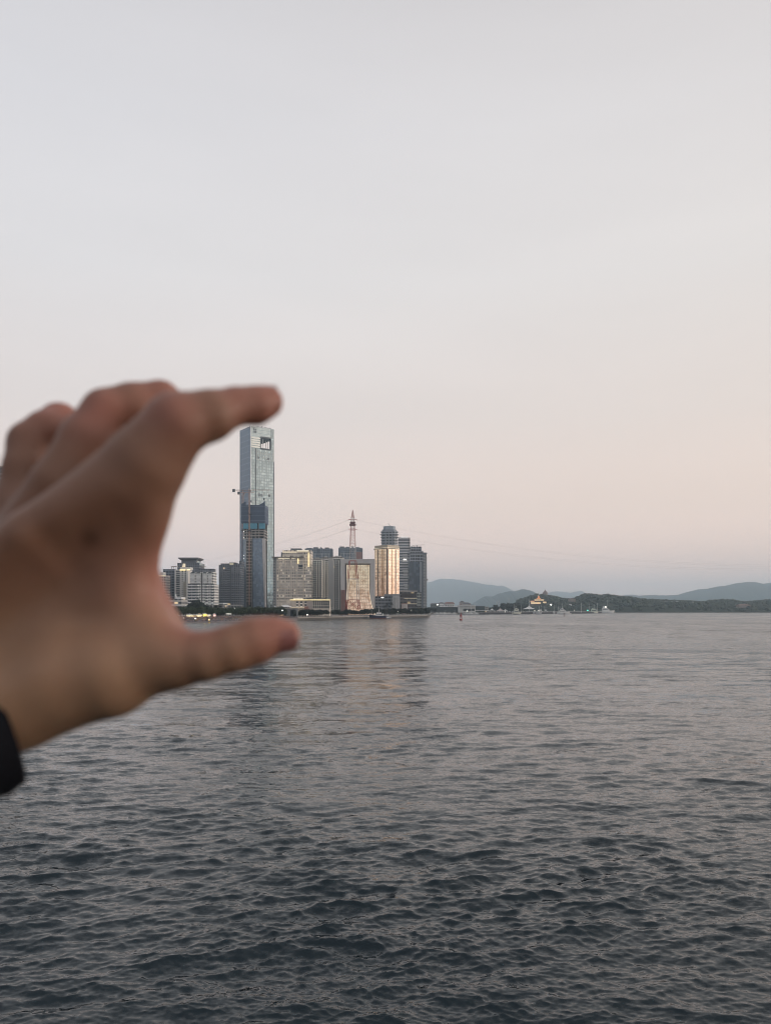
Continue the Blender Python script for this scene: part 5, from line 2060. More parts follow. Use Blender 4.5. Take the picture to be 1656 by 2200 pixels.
place_tree(('clipped_tree', crown_mesh('crown', ck, 900, 0.24, LEAFD, 88), trunk_mesh(3, 0.2, 3, 2)), (X(632, 748), 748, GZ), 0, (1.0, 1.12), 'block shaped dark clipped tree right of the grey kiosk', None)

# ------------------------------------------------------------------ crowd, stalls, lamps on the beach
def crowd(name, label, spots, seed):
    """small standing and sitting figures too many to count"""
    r = random.Random(seed)
    cols = [plain('cloth_' + c, v, 0.8) for c, v in (('white', (0.66, 0.64, 0.64)), ('black', (0.03, 0.03, 0.035)), ('mauve', (0.34, 0.26, 0.30)), ('skin', (0.40, 0.26, 0.19)), ('blue', (0.10, 0.15, 0.26)), ('red', (0.40, 0.09, 0.08)), ('yellow', (0.55, 0.42, 0.12)))]
    b = MB()
    for (x, y, z) in spots:
        h = r.uniform(1.5, 1.8)
        sit = r.random() < 0.25
        lo = 0.0 if sit else 0.8
        m, m2 = r.choice([0, 0, 1, 1, 2, 4, 5, 6]), r.choice([1, 1, 4, 2])
        if not sit:
            for sx in (-0.1, 0.1):
                b.tube((x + sx, y, z), (x + sx, y + r.uniform(-.1, .1), z + 0.82), 0.07, 0.10, 5, m2)
        b.tube((x, y, z + lo), (x, y, z + lo + 0.58), 0.17, 0.21, 6, m)
        for sx in (-1, 1):
            b.tube((x + sx * 0.23, y, z + lo + 0.55), (x + sx * 0.28, y + 0.05, z + lo + 0.05), 0.06, 0.045, 4, 3)
        b.lathe([(0.0, z + lo + 0.62), (0.11, z + lo + 0.72), (0.10, z + lo + 0.82), (0.0, z + lo + 0.9)], 6, (x, y), 3 if r.random() < .5 else 1)
    o = b.build(name, cols)
    tag(o, label, 'crowd', kind='stuff')


r = random.Random(21)
sp = []
for i in range(1500):
    px = r.uniform(372, 600)
    t = r.random() ** 0.8
    off = 7 + t * 36
    if px > 470 and r.random() < 0.5:
        off = 24 + t * 20
    dd = shore(px) + off
    z_ = -0.9 + (GZ + 0.96) * min(1, (off + 6) / 42)
    sp.append((X(px, dd), dd, max(z_, 0.02) + 0.0))
crowd('crowd', 'dense crowd of tiny people on the beach between thumb and finger', sp, 3)
sp = []
for i in range(190):
    px = r.uniform(706, 800) if i < 130 else r.uniform(560, 640)
    dd = shore(px) + (r.uniform(1.2, 5.5) if px > 640 else r.uniform(34, 46))
    sp.append((X(px, dd), dd, 3.02 if px > 640 else GZ + 0.08))
crowd('promenade_crowd', 'people lining the pale promenade left of the blue ship', sp, 4)

# market stalls glowing under the trees
SG = 'lit market stalls under the trees'
for (px, wd, ht, mat, lab) in (
        (407, 5.5, 2.6, lamp_mat('stall_gold', (1.0, 0.84, 0.50), 1.1), 'leftmost gold lit stall under the shore trees'),
        (418.5, 4.0, 2.2, lamp_mat('stall_amber', (1.0, 0.70, 0.35), 0.9), 'small amber stall between the two gold stalls'),
        (427.5, 5.0, 2.6, lamp_mat('stall_gold', (1.0, 0.84, 0.50), 1.1), 'second long gold lit stall under the shore trees'),
        (439.5, 3.4, 3.4, lamp_mat('stall_yellow', (1.0, 0.76, 0.18), 1.5), 'bright yellow square stall below the gap in the tree row'),
        (449, 3.0, 2.6, lamp_mat('stall_cream', (1.0, 0.86, 0.62), 0.8), 'pale cream stall right of the bright yellow stall'),
        (460.5, 2.4, 3.0, lamp_mat('stall_pink', (1.0, 0.62, 0.55), 1.3), 'pink lit stall right of the cream stall')):
    dd = shore(px) + 38.5
    r_ = thing('market_stall', (X(px, dd), dd, GZ + 0.06), 0, lab, 'stall', SG)
    b = MB()
    b.prism([(-wd / 2, -1.5), (wd / 2, -1.5), (wd / 2, 1.5), (-wd / 2, 1.5)], ht, ht + 0.75, 0, poly1=[(-wd / 2 + .8, -0.2), (wd / 2 - .8, -0.2), (wd / 2 - .8, 0.2), (-wd / 2 + .8, 0.2)])
    b.build('roof', PALE, r_)
    b = MB()
    b.box(-wd / 2 + 0.2, wd / 2 - 0.2, 0.6, 0.8, 0.9, ht - 0.3)
    b.build('lit_back', mat, r_)
    b = MB()
    b.box(-wd / 2 + 0.1, wd / 2 - 0.1, -1.3, -0.8, 0, 0.95)
    b.build('counter', plain('stall_counter', (0.25, 0.18, 0.12), 0.8), r_)
    for sx in (-1, 1):
        b = MB()
        b.tube((sx * (wd / 2 - 0.1), -1.35, 0), (sx * (wd / 2 - 0.1), -1.35, ht), 0.06, 0.06, 5)
        b.build('post', DKMETAL, r_)
dd = shore(490) + 38
r_ = thing('long_awning', (X(485.5, dd), dd, GZ), 0, 'long white glowing awning under the trees right of the stalls', 'awning')
wd = X(497, dd) - X(485.5, dd)
b = MB()
b.prism([(0, -1), (wd, -1), (wd, 1.2), (0, 1.2)], 3.0, 3.5, 0, poly1=[(0, -0.2), (wd, 0), (wd, 0.3), (0, 0.3)])
b.build('canvas', lamp_mat('awning_glow', (1, 0.95, 0.85), 1.1), r_)
for sx in (0.15, wd / 2, wd - 0.15):
    b = MB()
    b.tube((sx, -0.8, 0), (sx, -0.8, 3.0), 0.06, 0.06, 5)
    b.build('post', DKMETAL, r_)


def street_lamp(px, py, dd, zg, mat, label, rad=0.45, arm=0.9):
    r_ = thing('street_lamp', (X(px, dd), dd, zg), 0, label, 'lamp', 'lamps along the far waterfront')
    h = Z(py, dd) - zg
    b = MB()
    b.tube((arm, 0.3, 0), (arm, 0.3, h), 0.10, 0.06, 6)
    b.tube((arm, 0.3, h), (0, 0, h + 0.15), 0.05, 0.05, 5)
    b.build('post', DKMETAL, r_)
    b = MB()
    b.lathe([(0.0, h - rad), (rad * .8, h - rad * .5), (rad, h), (rad * .8, h + rad * .5), (0.0, h + rad)], 8)
    b.build('lamp_head', mat, r_)


street_lamp(378.5, 1328, shore(378) + 26, 1.6, LAMPY, 'warm bright lamp touching the base of the thumb', 0.75)
street_lamp(419.8, 1329.3, shore(420) + 22, 1.2, LAMPW, 'bright white lamp standing in the crowd below the gold stalls', 0.60)
street_lamp(394.5, 1327.8, shore(394) + 30, 2.2, LAMPW, 'small pale lamp in the crowd right of the warm lamp', 0.30)
street_lamp(606.5, 1311.5, 735, GZ, LAMPW, 'white lamp below the pavilion roof', 0.55)
street_lamp(660, 1321.2, 768, GZ, LAMPW, 'white lamp by the trees of the low hotel', 0.6)
street_lamp(504.5, 1307.3, 700, GZ, LAMPW, 'small white lamp in the tree tops below the unfinished tower', 0.34)
street_lamp(854.5, 1314, 930, GZ, LAMPW, 'small white lamp among the trees right of the blue ship', 0.4)
street_lamp(914, 1308.5, 965, GZ, LAMPW, 'white lamp at the right foot of the dark grid tower', 0.7, 2.2)
street_lamp(883, 1311.5, 940, GZ, LAMPW, 'small white lamp behind the promenade under the podium', 0.4)
# yellow channel marker with a light, dark marker post by the ship
r_ = thing('channel_marker', (X(449.3, 625), 625, 0), 0, 'small yellow marker post with a light standing in the water below the crowd', 'marker')
b = MB()
b.lathe([(0.0, -0.3), (0.8, -0.2), (0.8, 0.5), (0.35, 0.8), (0.0, 0.85)], 10)
b.build('float', plain('marker_yellow', (0.45, 0.30, 0.05), 0.5), r_)
b = MB()
b.tube((0, 0, 0.8), (0, 0, 2.0), 0.12, 0.1, 6)
b.build('post', plain('marker_yellow', (0.45, 0.30, 0.05), 0.5), r_)
b = MB()
zz = Z(1337.5, 625)
b.lathe([(0.0, 2.0), (0.42, 2.2), (0.42, 2.7), (0.0, 2.95)], 8)
b.build('lantern', LAMPY, r_)
r_ = thing('marker_post', (X(788.8, 830), 830, 0), 0, 'dark cone topped marker post in the water left of the blue ship', 'marker')
b = MB()
b.lathe([(0.0, -0.3), (0.9, -0.2), (0.9, 0.4), (0.0, 0.7)], 10)
b.build('float', DKMETAL, r_)
b = MB()
b.tube((0, 0, 0.5), (0, 0, 4.4), 0.2, 0.14, 6)
b.build('post', DKMETAL, r_)
b = MB()
b.lathe([(0.0, 4.2), (0.55, 4.3), (0.0, 5.4)], 8)
b.build('top_mark', DKMETAL, r_)

# ------------------------------------------------------------------ boats
def hull_mesh(L, B, H, bow=0.42, mats=None, band=0.35, sheer=0.35):
    """lofted hull, bow towards +x, keel below the water; second slot is the boot stripe"""
    b = MB()
    n = 14
    secs = []
    for i in range(n + 1):
        f = i / n
        x_ = -L / 2 + L * f
        wd = B / 2 * (0.82 + 0.18 * min(1, f * 4)) * (1 - max(0, (f - (1 - bow)) / bow) ** 2.2)
        top = H * (1 + sheer * max(0, f - 0.45) ** 1.5 / 0.55 ** 1.5)
        rake = 0.06 * L * max(0, (f - 0.8) / 0.2)
        secs.append((x_, wd, top, rake))
    lv = [(-0.6, 0.55), (0.0, 0.86), (H * band, 0.95), (None, 1.0)]
    for (xa, wa, ta, ra), (xb, wb, tb, rb) in zip(secs, secs[1:]):
        for s_ in (-1, 1):
            for q in range(3):
                def pt(x_, w_, t_, r2, k_):
                    z_, g = lv[k_]
                    z_ = t_ if z_ is None else z_
                    return (x_ + r2 * (z_ / max(t_, .1)), s_ * max(w_ * g, 0.02), z_)
                p = [pt(xa, wa, ta, ra, q), pt(xb, wb, tb, rb, q), pt(xb, wb, tb, rb, q + 1), pt(xa, wa, ta, ra, q + 1)]
                if s_ > 0:
                    p.reverse()
                b.face(p, 1 if q < 2 else 0)
        b.face([(xa + ra, -wa, ta - 0.15), (xb + rb, -wb, tb - 0.15), (xb + rb, wb, tb - 0.15), (xa + ra, wa, ta - 0.15)], 2)
    xa, wa, ta, ra = secs[0]
    b.face([(xa, wa * .55, -0.6), (xa, -wa * .55, -0.6), (xa, -wa, ta), (xa, wa, ta)], 0)
    return b


HW = plain('boat_white', (0.84, 0.84, 0.82), 0.4, var=0.1)
HCREAM = plain('boat_cream', (0.72, 0.71, 0.60), 0.45, var=0.1)
HNAVY = plain('boat_navy', (0.020, 0.030, 0.075), 0.45)
HRUST = plain('boat_oxide', (0.19, 0.085, 0.07), 0.6)
DECK = plain('boat_deck', (0.30, 0.28, 0.25), 0.8)
HGREY = plain('boat_grey', (0.50, 0.52, 0.54), 0.5)


def boat(name, px, dd, L, label, cat, hull, boot, cabins, mast=None, B=None, H=1.6, rz=0.0, group=None, lights=(), cabmat=None, boom=False, rail=True):
    r_ = thing(name, (X(px, dd), dd, 0.0), R(rz), label, cat, group)
    B = B or L * 0.24
    if dd > 1300:
        r_.scale = (1.12, 1.12, 1.55 if dd < 2000 else 1.25)
    hull_mesh(L, B, H).build('hull', [hull, boot, DECK], r_)
    for (x0, x1, w_, z0, z1, rk) in cabins:
        b = MB()
        a = [(x0 * L, -w_ * B / 2), (x1 * L, -w_ * B / 2), (x1 * L, w_ * B / 2), (x0 * L, w_ * B / 2)]
        q = [(x0 * L + 0.1, -w_ * B / 2.15), (x1 * L - rk, -w_ * B / 2.15), (x1 * L - rk, w_ * B / 2.15), (x0 * L + 0.1, w_ * B / 2.15)]
        b.prism(a, z0, z1, 0, poly1=q)
        c = b.build('cabin', cabmat or HW, r_)
        b = MB()
        zm0, zm1 = z0 + (z1 - z0) * 0.42, z0 + (z1 - z0) * 0.80
        nw = max(3, int((x1 - x0) * L / 1.4))
        for i in range(nw):
            xa = x0 * L + 0.4 + ((x1 - x0) * L - rk - 0.8) * i / nw
            xb = xa + ((x1 - x0) * L - rk - 0.8) / nw * 0.74
            for s_ in (-1, 1):
                b.box(xa, xb, s_ * w_ * B / 2.02 - 0.04, s_ * w_ * B / 2.02 + 0.04, zm0, zm1)
        b.build('window', DKGLASS, c)
    if mast:
        for (mx, mz0, mz1) in mast:
            b = MB()
            b.tube((mx * L, 0, mz0), (mx * L, 0, mz1), 0.16, 0.10, 6)
            b.bar((mx * L, -1.2, mz0 + (mz1 - mz0) * .62), (mx * L, 1.2, mz0 + (mz1 - mz0) * .62), 0.12)
            b.bar((mx * L - 1.3, 0, mz0 + (mz1 - mz0) * .74), (mx * L + 1.3, 0, mz0 + (mz1 - mz0) * .74), 0.12)
            if boom:
                b.bar((mx * L, 0, mz1), (L * 0.48, 0, H * 1.3), 0.06)
                b.bar((mx * L, 0, mz1), (-L * 0.48, 0, H * 1.1), 0.06)
            b.build('mast', HW, r_)
    if rail:
        b = MB()
        for s_ in (-1, 1):
            n = max(4, int(L / 2.2))
            for i in range(n + 1):
                xx = L * (-0.46 + 0.72 * i / n)
                b.bar((xx, s_ * B * 0.42, H - 0.1), (xx, s_ * B * 0.42, H + 0.95), 0.05)
            b.bar((-0.46 * L, s_ * B * 0.42, H + 0.95), (0.26 * L, s_ * B * 0.42, H + 0.95), 0.06)
        b.build('railing', HW, r_)
    for (lx_, lz, rad, mat) in lights:
        b = MB()
        b.lathe([(0.0, lz - rad), (rad, lz - rad * .3), (rad, lz + rad * .3), (0.0, lz + rad)], 8, (lx_ * L, -B * 0.5 - 0.2))
        b.build('lamp', mat, r_)
    return r_


# blue ship at the quay
sh = boat('patrol_ship', 812, 858, 17.5, 'dark blue hulled ship with a white bridge and mast moored at the quay', 'ship', HNAVY, HRUST,
          [(-0.30, 0.16, 0.72, 3.4, 5.4, 0.8), (-0.20, 0.10, 0.60, 5.403, 7.3, 0.9)], [(-0.05, 7.3, 13.6)], B=5.2, H=3.3, rz=184, boom=False)
b = MB()
b.tube((7.0, 0, 3.5), (7.0, 0, 10.0), 0.14, 0.1, 6)
b.build('fore_mast', HW, sh)
b = MB()
b.tube((-5.2, 0, 3.3), (-5.4, 0, 5.8), 0.7, 0.6, 10)
b.build('funnel', HGREY, sh)
boat('launch', 831, 872, 9.5, 'small white launch tucked behind the stern of the blue ship', 'boat', HW, HNAVY, [(-0.25, 0.2, 0.7, 1.3, 3.2, 0.7)], [(-0.1, 3.2, 5.4)], H=1.3, rz=188)

# buoys
def buoy(px, dd, s, label, mat):
    r_ = thing('buoy', (X(px, dd), dd, 0), 0.4, label, 'buoy')
    b = MB()
    b.lathe([(0.0, -0.4 * s), (1.5 * s, -0.3 * s), (1.62 * s, 0.3 * s), (1.5 * s, 1.0 * s), (0.9 * s, 1.25 * s), (0.0, 1.3 * s)], 16)
    b.build('float', mat, r_, smooth=True)
    b = MB()
    for k_ in range(4):
        a = math.pi / 4 + k_ * math.pi / 2
        b.bar((math.cos(a) * 1.25 * s, math.sin(a) * 1.25 * s, 1.1 * s), (math.cos(a) * 0.75 * s, math.sin(a) * 0.75 * s, 5.6 * s), 0.2 * s)
    for z_, rr in ((2.6, 1.08), (4.2, 0.9)):
        for k_ in range(4):
            a, a2 = math.pi / 4 + k_ * math.pi / 2, math.pi / 4 + (k_ + 1) * math.pi / 2
            b.bar((math.cos(a) * rr * s, math.sin(a) * rr * s, z_ * s), (math.cos(a2) * rr * s, math.sin(a2) * rr * s, z_ * s), 0.12 * s)
    b.build('tower_frame', mat, r_)
    b = MB()
    b.lathe([(0.0, 3.4 * s), (1.0 * s, 3.5 * s), (0.86 * s, 5.4 * s), (0.0, 5.5 * s)], 12)
    b.build('day_mark', mat, r_)
    b = MB()
    b.tube((0, 0, 5.5 * s), (0, 0, 6.4 * s), 0.16 * s, 0.16 * s, 6)
    b.lathe([(0.0, 6.3 * s), (0.5 * s, 6.5 * s), (0.5 * s, 7.1 * s), (0.0, 7.4 * s)], 10)
    b.build('lantern', mat, r_)


buoy(990, 760, 1.02, 'red navigation buoy with a lattice tower floating before the marina', plain('buoy_red', (0.32, 0.045, 0.045), 0.5))
buoy(1212.5, 1120, 0.72, 'small dark buoy floating before the moored motor yacht', plain('buoy_dark', (0.13, 0.07, 0.06), 0.6))

MG = 'boats of the marina'
# speedboats and cruisers, left part of the marina
for (px, L, rz, lab) in ((938, 8.5, 178, 'leftmost small speedboat at the end of the promenade'), (946.5, 10, 170, 'small cruiser second from the end of the promenade'), (955, 9, 186, 'small cruiser third from the end of the promenade with raised bow'), (964, 8.5, 175, 'small cruiser below the white lamp post of the marina'),
                         (975, 8.5, 182, 'small white cruiser left of the red buoy'), (1003, 10, 174, 'white cruiser right of the red buoy with a bright light'), (1013, 9.5, 188, 'white cruiser before the pillared terrace house'), (1022.5, 8, 176, 'white cruiser at the corner of the dark green boathouse')):
    boat('cruiser', px, 1375 + (px % 7) * 4, L * 1.15, lab, 'boat', HW, HGREY, [(-0.28, 0.15, 0.7, 1.2, 2.9, 0.8)], [(-0.12, 2.9, 4.8)] if int(px) % 2 else None, H=1.3, rz=rz, group=MG,
         lights=[(0.0, 4.0, 0.8, LAMPW)] if px == 1003 else ())
boat('pilot_boat', 1109.5, 1440, 14, 'cream pilot boat with a tall square wheelhouse before the peaked tents', 'boat', HCREAM, DKMETAL, [(-0.32, 0.24, 0.8, 1.9, 4.6, 0.4), (-0.18, 0.16, 0.66, 4.603, 7.0, 0.5)], [(-0.1, 7.0, 10.5)], H=1.9, rz=4, cabmat=HCREAM, B=6)
for (px, L, lab) in ((1146.5, 9.5, 'left of two low grey boats under the largest peaked tent'), (1156.5, 9.0, 'right of two low grey boats under the largest peaked tent')):
    boat('workboat', px, 1462, L * 1.1, lab, 'boat', HGREY, DKMETAL, [(-0.3, 0.1, 0.8, 1.6, 3.2, 0.3)], H=1.7, rz=90 if px < 1150 else 3, group=MG, cabmat=HGREY, lights=[(0.0, 4.2, 0.55, LAMPW)])
boat('cabin_yacht', 1162, 1545, 13, 'white cabin yacht with a flybridge left of the hillside lamp', 'yacht', HW, HNAVY, [(-0.3, 0.2, 0.76, 1.8, 3.9, 1.0), (-0.2, 0.05, 0.6, 3.903, 5.6, 0.8)], [(0.0, 5.6, 12.0)], H=1.9, rz=12, group=MG)
boat('cabin_yacht', 1173, 1550, 12.5, 'white cabin yacht with a tall mast below the hillside lamp', 'yacht', HW, HNAVY, [(-0.3, 0.2, 0.76, 1.8, 3.9, 1.0), (-0.2, 0.05, 0.6, 3.903, 5.6, 0.8)], [(-0.05, 5.6, 13.0)], H=1.9, rz=-14, group=MG)
boat('cabin_yacht', 1190, 1500, 11.5, 'grey white cabin yacht seen end on beside the large motor yacht', 'yacht', HGREY, HGREY, [(-0.3, 0.2, 0.76, 1.8, 3.9, 1.0)], [(-0.05, 3.9, 11.5)], H=1.9, rz=70, group=MG)
boat('motor_yacht', 1209.5, 1488, 21, 'large white motor yacht with two decks and an open stern', 'yacht', HW, HGREY, [(-0.30, 0.24, 0.8, 2.3, 4.6, 1.6), (-0.22, 0.08, 0.66, 4.603, 6.6, 1.2), (-0.12, -0.02, 0.5, 6.603, 7.8, 0.4)], [(-0.06, 7.8, 13.5)], H=2.4, rz=4, boom=True, B=6)
boat('tender', 1222, 1475, 7.5, 'small open tender beside the bow of the large motor yacht', 'boat', HW, HGREY, [(-0.2, 0.05, 0.6, 0.9, 2.0, 0.3)], H=1.0, rz=6, group=MG)
boat('cabin_ferry', 1275.5, 1690, 15.5, 'pale green white cabin ferry between two tall masts', 'boat', HCREAM, HGREY, [(-0.34, 0.30, 0.86, 2.0, 5.6, 0.8), (-0.22, 0.12, 0.6, 5.603, 7.4, 0.5)], [(0.02, 7.4, 12.0)], H=2.0, rz=5, cabmat=plain('boat_mint', (0.66, 0.72, 0.62), 0.5), B=6)
boat('research_ship', 1304, 1745, 27, 'largest white ship with a bright light and stayed mast at the marina pier end', 'ship', HW, HGREY, [(-0.36, 0.06, 0.8, 3.2, 7.4, 1.0), (-0.30, -0.04, 0.7, 7.403, 9.8, 0.8), (0.06, 0.16, 0.6, 3.2, 6.2, 1.2)], [(0.02, 9.0, 18.5)], H=3.2, rz=4, boom=True, B=7, lights=[(-0.16, 8.9, 1.05, LAMPW)])
# ferries far out
boat('ferry', 1407, 2650, 62, 'long two deck ferry below the wooded island, bow to the right', 'ferry', plain('ferry_grey', (0.48, 0.49, 0.50), 0.5), HNAVY, [(-0.46, 0.34, 0.86, 3.4, 6.6, 3.0), (-0.32, 0.28, 0.74, 6.603, 9.4, 3.0)], [(0.1, 9.4, 12.5)], H=3.4, rz=3, B=11, cabmat=plain('ferry_white', (0.72, 0.73, 0.74), 0.5))
boat('sail_cutter', 1441.5, 2800, 15, 'small white cutter right of the long ferry', 'boat', HW, HGREY, [(-0.3, 0.1, 0.7, 1.8, 6.0, 0.6)], [(0.0, 6.0, 13.0)], H=2.0, rz=3)
boat('fishing_boat', 1529.5, 2500, 13.5, 'small dark fishing boat alone below the wooded shore', 'boat', plain('fishing_blue', (0.12, 0.14, 0.17), 0.6), DKMETAL, [(-0.3, 0.0, 0.7, 1.8, 4.2, 0.4)], [(0.2, 2.0, 5.5)], H=1.9, rz=4)
boat('ferry', 1650, 2300, 60, 'white two deck ferry cut off by the right edge', 'ferry', HW, HNAVY, [(-0.46, 0.34, 0.86, 3.4, 7.0, 3.0), (-0.40, 0.20, 0.74, 7.003, 10.2, 3.0)], [(-0.2, 10.2, 14.0)], H=3.4, rz=183, B=11, cabmat=HW)

# ------------------------------------------------------------------ marina: pier, tents, masts, houses
r_ = thing('breakwater', (X(1100, 1480), 1480, 0), 0, 'dark pier running along the marina behind the moored boats', 'pier')
ox = r_.location.x
b = MB()
pts = [(1030, 1425), (1095, 1455), (1180, 1540), (1262, 1660), (1292, 1720)]
for (p0, d0), (p1, d1) in zip(pts, pts[1:]):
    a0, a1 = (X(p0, d0) - ox, d0 - 1480), (X(p1, d1) - ox, d1 - 1480)
    b.prism([a0, a1, (a1[0], a1[1] + 7), (a0[0], a0[1] + 7)], -1.5, 3.3)
b.build('pier_wall', plain('pier_dark', (0.055, 0.052, 0.06), 0.9), r_)
b = MB()
for (p0, d0), (p1, d1) in zip(pts, pts[1:]):
    a0, a1 = (X(p0, d0) - ox, d0 - 1480), (X(p1, d1) - ox, d1 - 1480)
    b.prism([(a0[0], a0[1] - 0.4), (a1[0], a1[1] - 0.4), (a1[0], a1[1] + 7.3), (a0[0], a0[1] + 7.3)], 3.303, 3.7)
b.build('pier_deck', plain('pier_deck', (0.26, 0.25, 0.25), 0.8), r_)


def tent(px, py_top, py_eave, hw_px, dd, label, mat=None):
    r_ = thing('peaked_tent', (X(px, dd), dd, GZ), 0, label, 'tent', 'peaked tents of the marina')
    hw = hw_px * dd / F
    zt, ze = Z(py_top, dd) - GZ, Z(py_eave, dd) - GZ
    b = MB()
    prof = [(hw * 1.0, ze), (hw * 0.62, ze + (zt - ze) * 0.26), (hw * 0.30, ze + (zt - ze) * 0.58), (0.25, zt)]
    for (r0, z0), (r1, z1) in zip(prof, prof[1:]):
        for k_ in range(4):
            a0, a1 = math.pi / 4 + k_ * math.pi / 2, math.pi / 4 + (k_ + 1) * math.pi / 2
            b.face([(r0 * math.cos(a0) * 1.4, r0 * math.sin(a0) * 1.2, z0), (r0 * math.cos(a1) * 1.4, r0 * math.sin(a1) * 1.2, z0), (r1 * math.cos(a1) * 1.4, r1 * math.sin(a1) * 1.2, z1), (r1 * math.cos(a0) * 1.4, r1 * math.sin(a0) * 1.2, z1)])
    o = b.build('canvas', mat or PALE, r_)
    sm_ = o.modifiers.new('thickness', 'SOLIDIFY')
    sm_.thickness = 0.15
    for k_ in range(4):
        a0 = math.pi / 4 + k_ * math.pi / 2
        b = MB()
        b.tube((hw * 0.93 * math.cos(a0) * 1.4, hw * 0.93 * math.sin(a0) * 1.2, 0), (hw * 0.93 * math.cos(a0) * 1.4, hw * 0.93 * math.sin(a0) * 1.2, ze), 0.14, 0.14, 5)
        b.build('post', CONC, r_)
    b = MB()
    b.tube((0, 0, zt - 0.1), (0, 0, zt + 2.4), 0.10, 0.06, 5)
    b.build('finial', CONC, r_)


tent(1056.5, 1307.5, 1311.5, 5.2, 1470, 'small white peaked tent right of the dark green boathouse')
tent(1074.5, 1307, 1312.3, 8.0, 1468, 'pinkish peaked tent second right of the dark green boathouse', plain('tent_pink', (0.50, 0.43, 0.41), 0.7))
tent(1085.5, 1309, 1312.2, 4.6, 1475, 'smallest white peaked tent, third right of the dark green boathouse')
tent(1109.3, 1306.8, 1310.6, 5.5, 1480, 'pale peaked tent above the cream pilot boat')
tent(1136.5, 1302, 1308.6, 12.2, 1490, 'largest grey white peaked tent of the marina')
MGp = 'tall bare masts of the marina'
for (px, yt, dd, lab) in ((1105, 1298, 1470, 'bare mast left of the tent above the pilot boat'), (1120.2, 1298, 1480, 'bare mast between the pilot boat tent and the largest tent'), (1136.3, 1288, 1500, 'tallest mast rising through the largest tent'), (1157.8, 1302, 1505, 'short mast right of the largest tent'), (1169.7, 1301.5, 1560, 'short mast left of the hillside lamp'),
                          (1198.5, 1301.5, 1560, 'mast left of the large motor yacht'), (1248.5, 1295, 1630, 'tall mast with a crosstree on the dark pier'), (1265, 1296, 1690, 'mast by the green light of the pier'), (1282.5, 1295.5, 1700, 'mast with a jib arm right of the pale green ferry')):
    r_ = thing('flag_mast', (X(px, dd), dd, 2.0), 0, lab, 'mast', MGp)
    h = Z(yt, dd) - 2.0
    b = MB()
    b.tube((0, 0, 0), (0, 0, h), 0.30, 0.20, 6)
    b.build('pole', HW, r_)
    b = MB()
    b.bar((-1.6, 0, h * 0.55), (2.6, 0, h * 0.58), 0.14)
    b.build('crosstree', HW, r_)
    if px == 1282.5:
        b = MB()
        b.bar((0, 0, h * 0.98), (5, 0, h * 0.72), 0.16)
        b.build('jib_arm', HW, r_)
    if px == 1265:
        b = MB()
        z_ = Z(1311.3, dd) - 2.0
        b.lathe([(0.0, z_ - .9), (1.0, z_ - .4), (1.0, z_ + .4), (0.0, z_ + .9)], 8, (-3.0, -1.0))
        b.build('green_lamp', GREENLAMP, r_)
# houses behind the speedboats
d = 1500
HV = 'houses behind the left end of the marina'


def house(px0, px1, ytop, yroof, dd, label, wall, roof, hip=0.28, extra=None, grp=HV, cat='house', zg=GZ):
    r_ = thing('waterfront_house' if grp == HV else 'hillside_house', (X(px0, dd), dd, zg), 0, label, cat, grp)
    w_ = X(px1, dd) - X(px0, dd)
    h = max(Z(ytop, dd) - zg, 2.5)
    hr = max(Z(yroof, dd) - zg, h + 0.8)
    b = MB()
    b.box(0, w_, 0, w_ * 0.7, 0, h)
    wl_ = b.build('wall', wall, r_)
    b = MB()
    o_ = w_ * 0.05
    b.prism([(-o_, -o_), (w_ + o_, -o_), (w_ + o_, w_ * .7 + o_), (-o_, w_ * .7 + o_)], h + 0.003, hr, 0, poly1=[(w_ * hip, w_ * .3), (w_ * (1 - hip), w_ * .3), (w_ * (1 - hip), w_ * .4), (w_ * hip, w_ * .4)])
    b.build('roof', roof, r_)
    nw = max(2, int(w_ / 4))
    nf = max(1, int(h / 3.6))
    for i in range(nw):
        for j in range(nf):
            b = MB()
            cx = w_ * (i + 0.5) / nw
            b.box(cx - 0.8, cx + 0.8, -0.12, 0.1, 1.2 + j * 3.5, 2.9 + j * 3.5)
            b.build('window', DKGLASS, r_)
    return r_


RT = plain('red_tile', (0.24, 0.15, 0.13), 0.8)
GT = plain('grey_tile', (0.14, 0.145, 0.16), 0.8)
house(925, 946, 1298.5, 1296, 1505, 'flat green grey house at the left end of the marina', plain('green_grey_wall', (0.22, 0.24, 0.23), 0.8), GT, 0.1)
house(944, 953, 1297, 1294, 1480, 'narrow white house with an antenna in the marina', WHITE, GT, 0.2)
house(955, 976, 1297.5, 1293.5, 1495, 'white arched house with a flat brown roof in the marina', PALE, RT, 0.12)
house(987, 998.5, 1294.5, 1291, 1560, 'small house with a dark hipped roof above the red buoy', plain('mauve_render', (0.46, 0.42, 0.405), 0.8, var=0.08), GT, 0.4)
house(994, 1011.5, 1297.5, 1294.5, 1530, 'wide house with a grey hipped roof right of the small hipped house', plain('mauve_render', (0.46, 0.42, 0.405), 0.8, var=0.08), GT, 0.3)
r_, w_, h_ = block('terrace_house', 'white flat roofed house with an open pillared terrace', 'house', 985, 1020, 1302, 1430, 14, PALE)
part_box(r_, 'roof', 1430, 983.5, 1021.5, 1300.4, 1301.9, -3.5, 14.5, WHITE)
for px in (985.5, 995, 1004, 1012, 1020):
    part_box(r_, 'pillar', 1430, px - 0.5, px + 0.5, 1302, 1318, -3.2, -2.6, WHITE)
part_box(r_, 'terrace_opening', 1430, 994, 1019, 1308, 1313, -0.25, -0.02, plain('unlit_interior', (0.035, 0.033, 0.032), 0.9, var=0.5))
r_, w_, h_ = block('long_shed', 'long low shed with a white awning left of the terrace house', 'shed', 938, 984, 1304.5, 1460, 12, plain('shed_wall', (0.075, 0.085, 0.085), 0.8))
b = MB()
lz = 1460
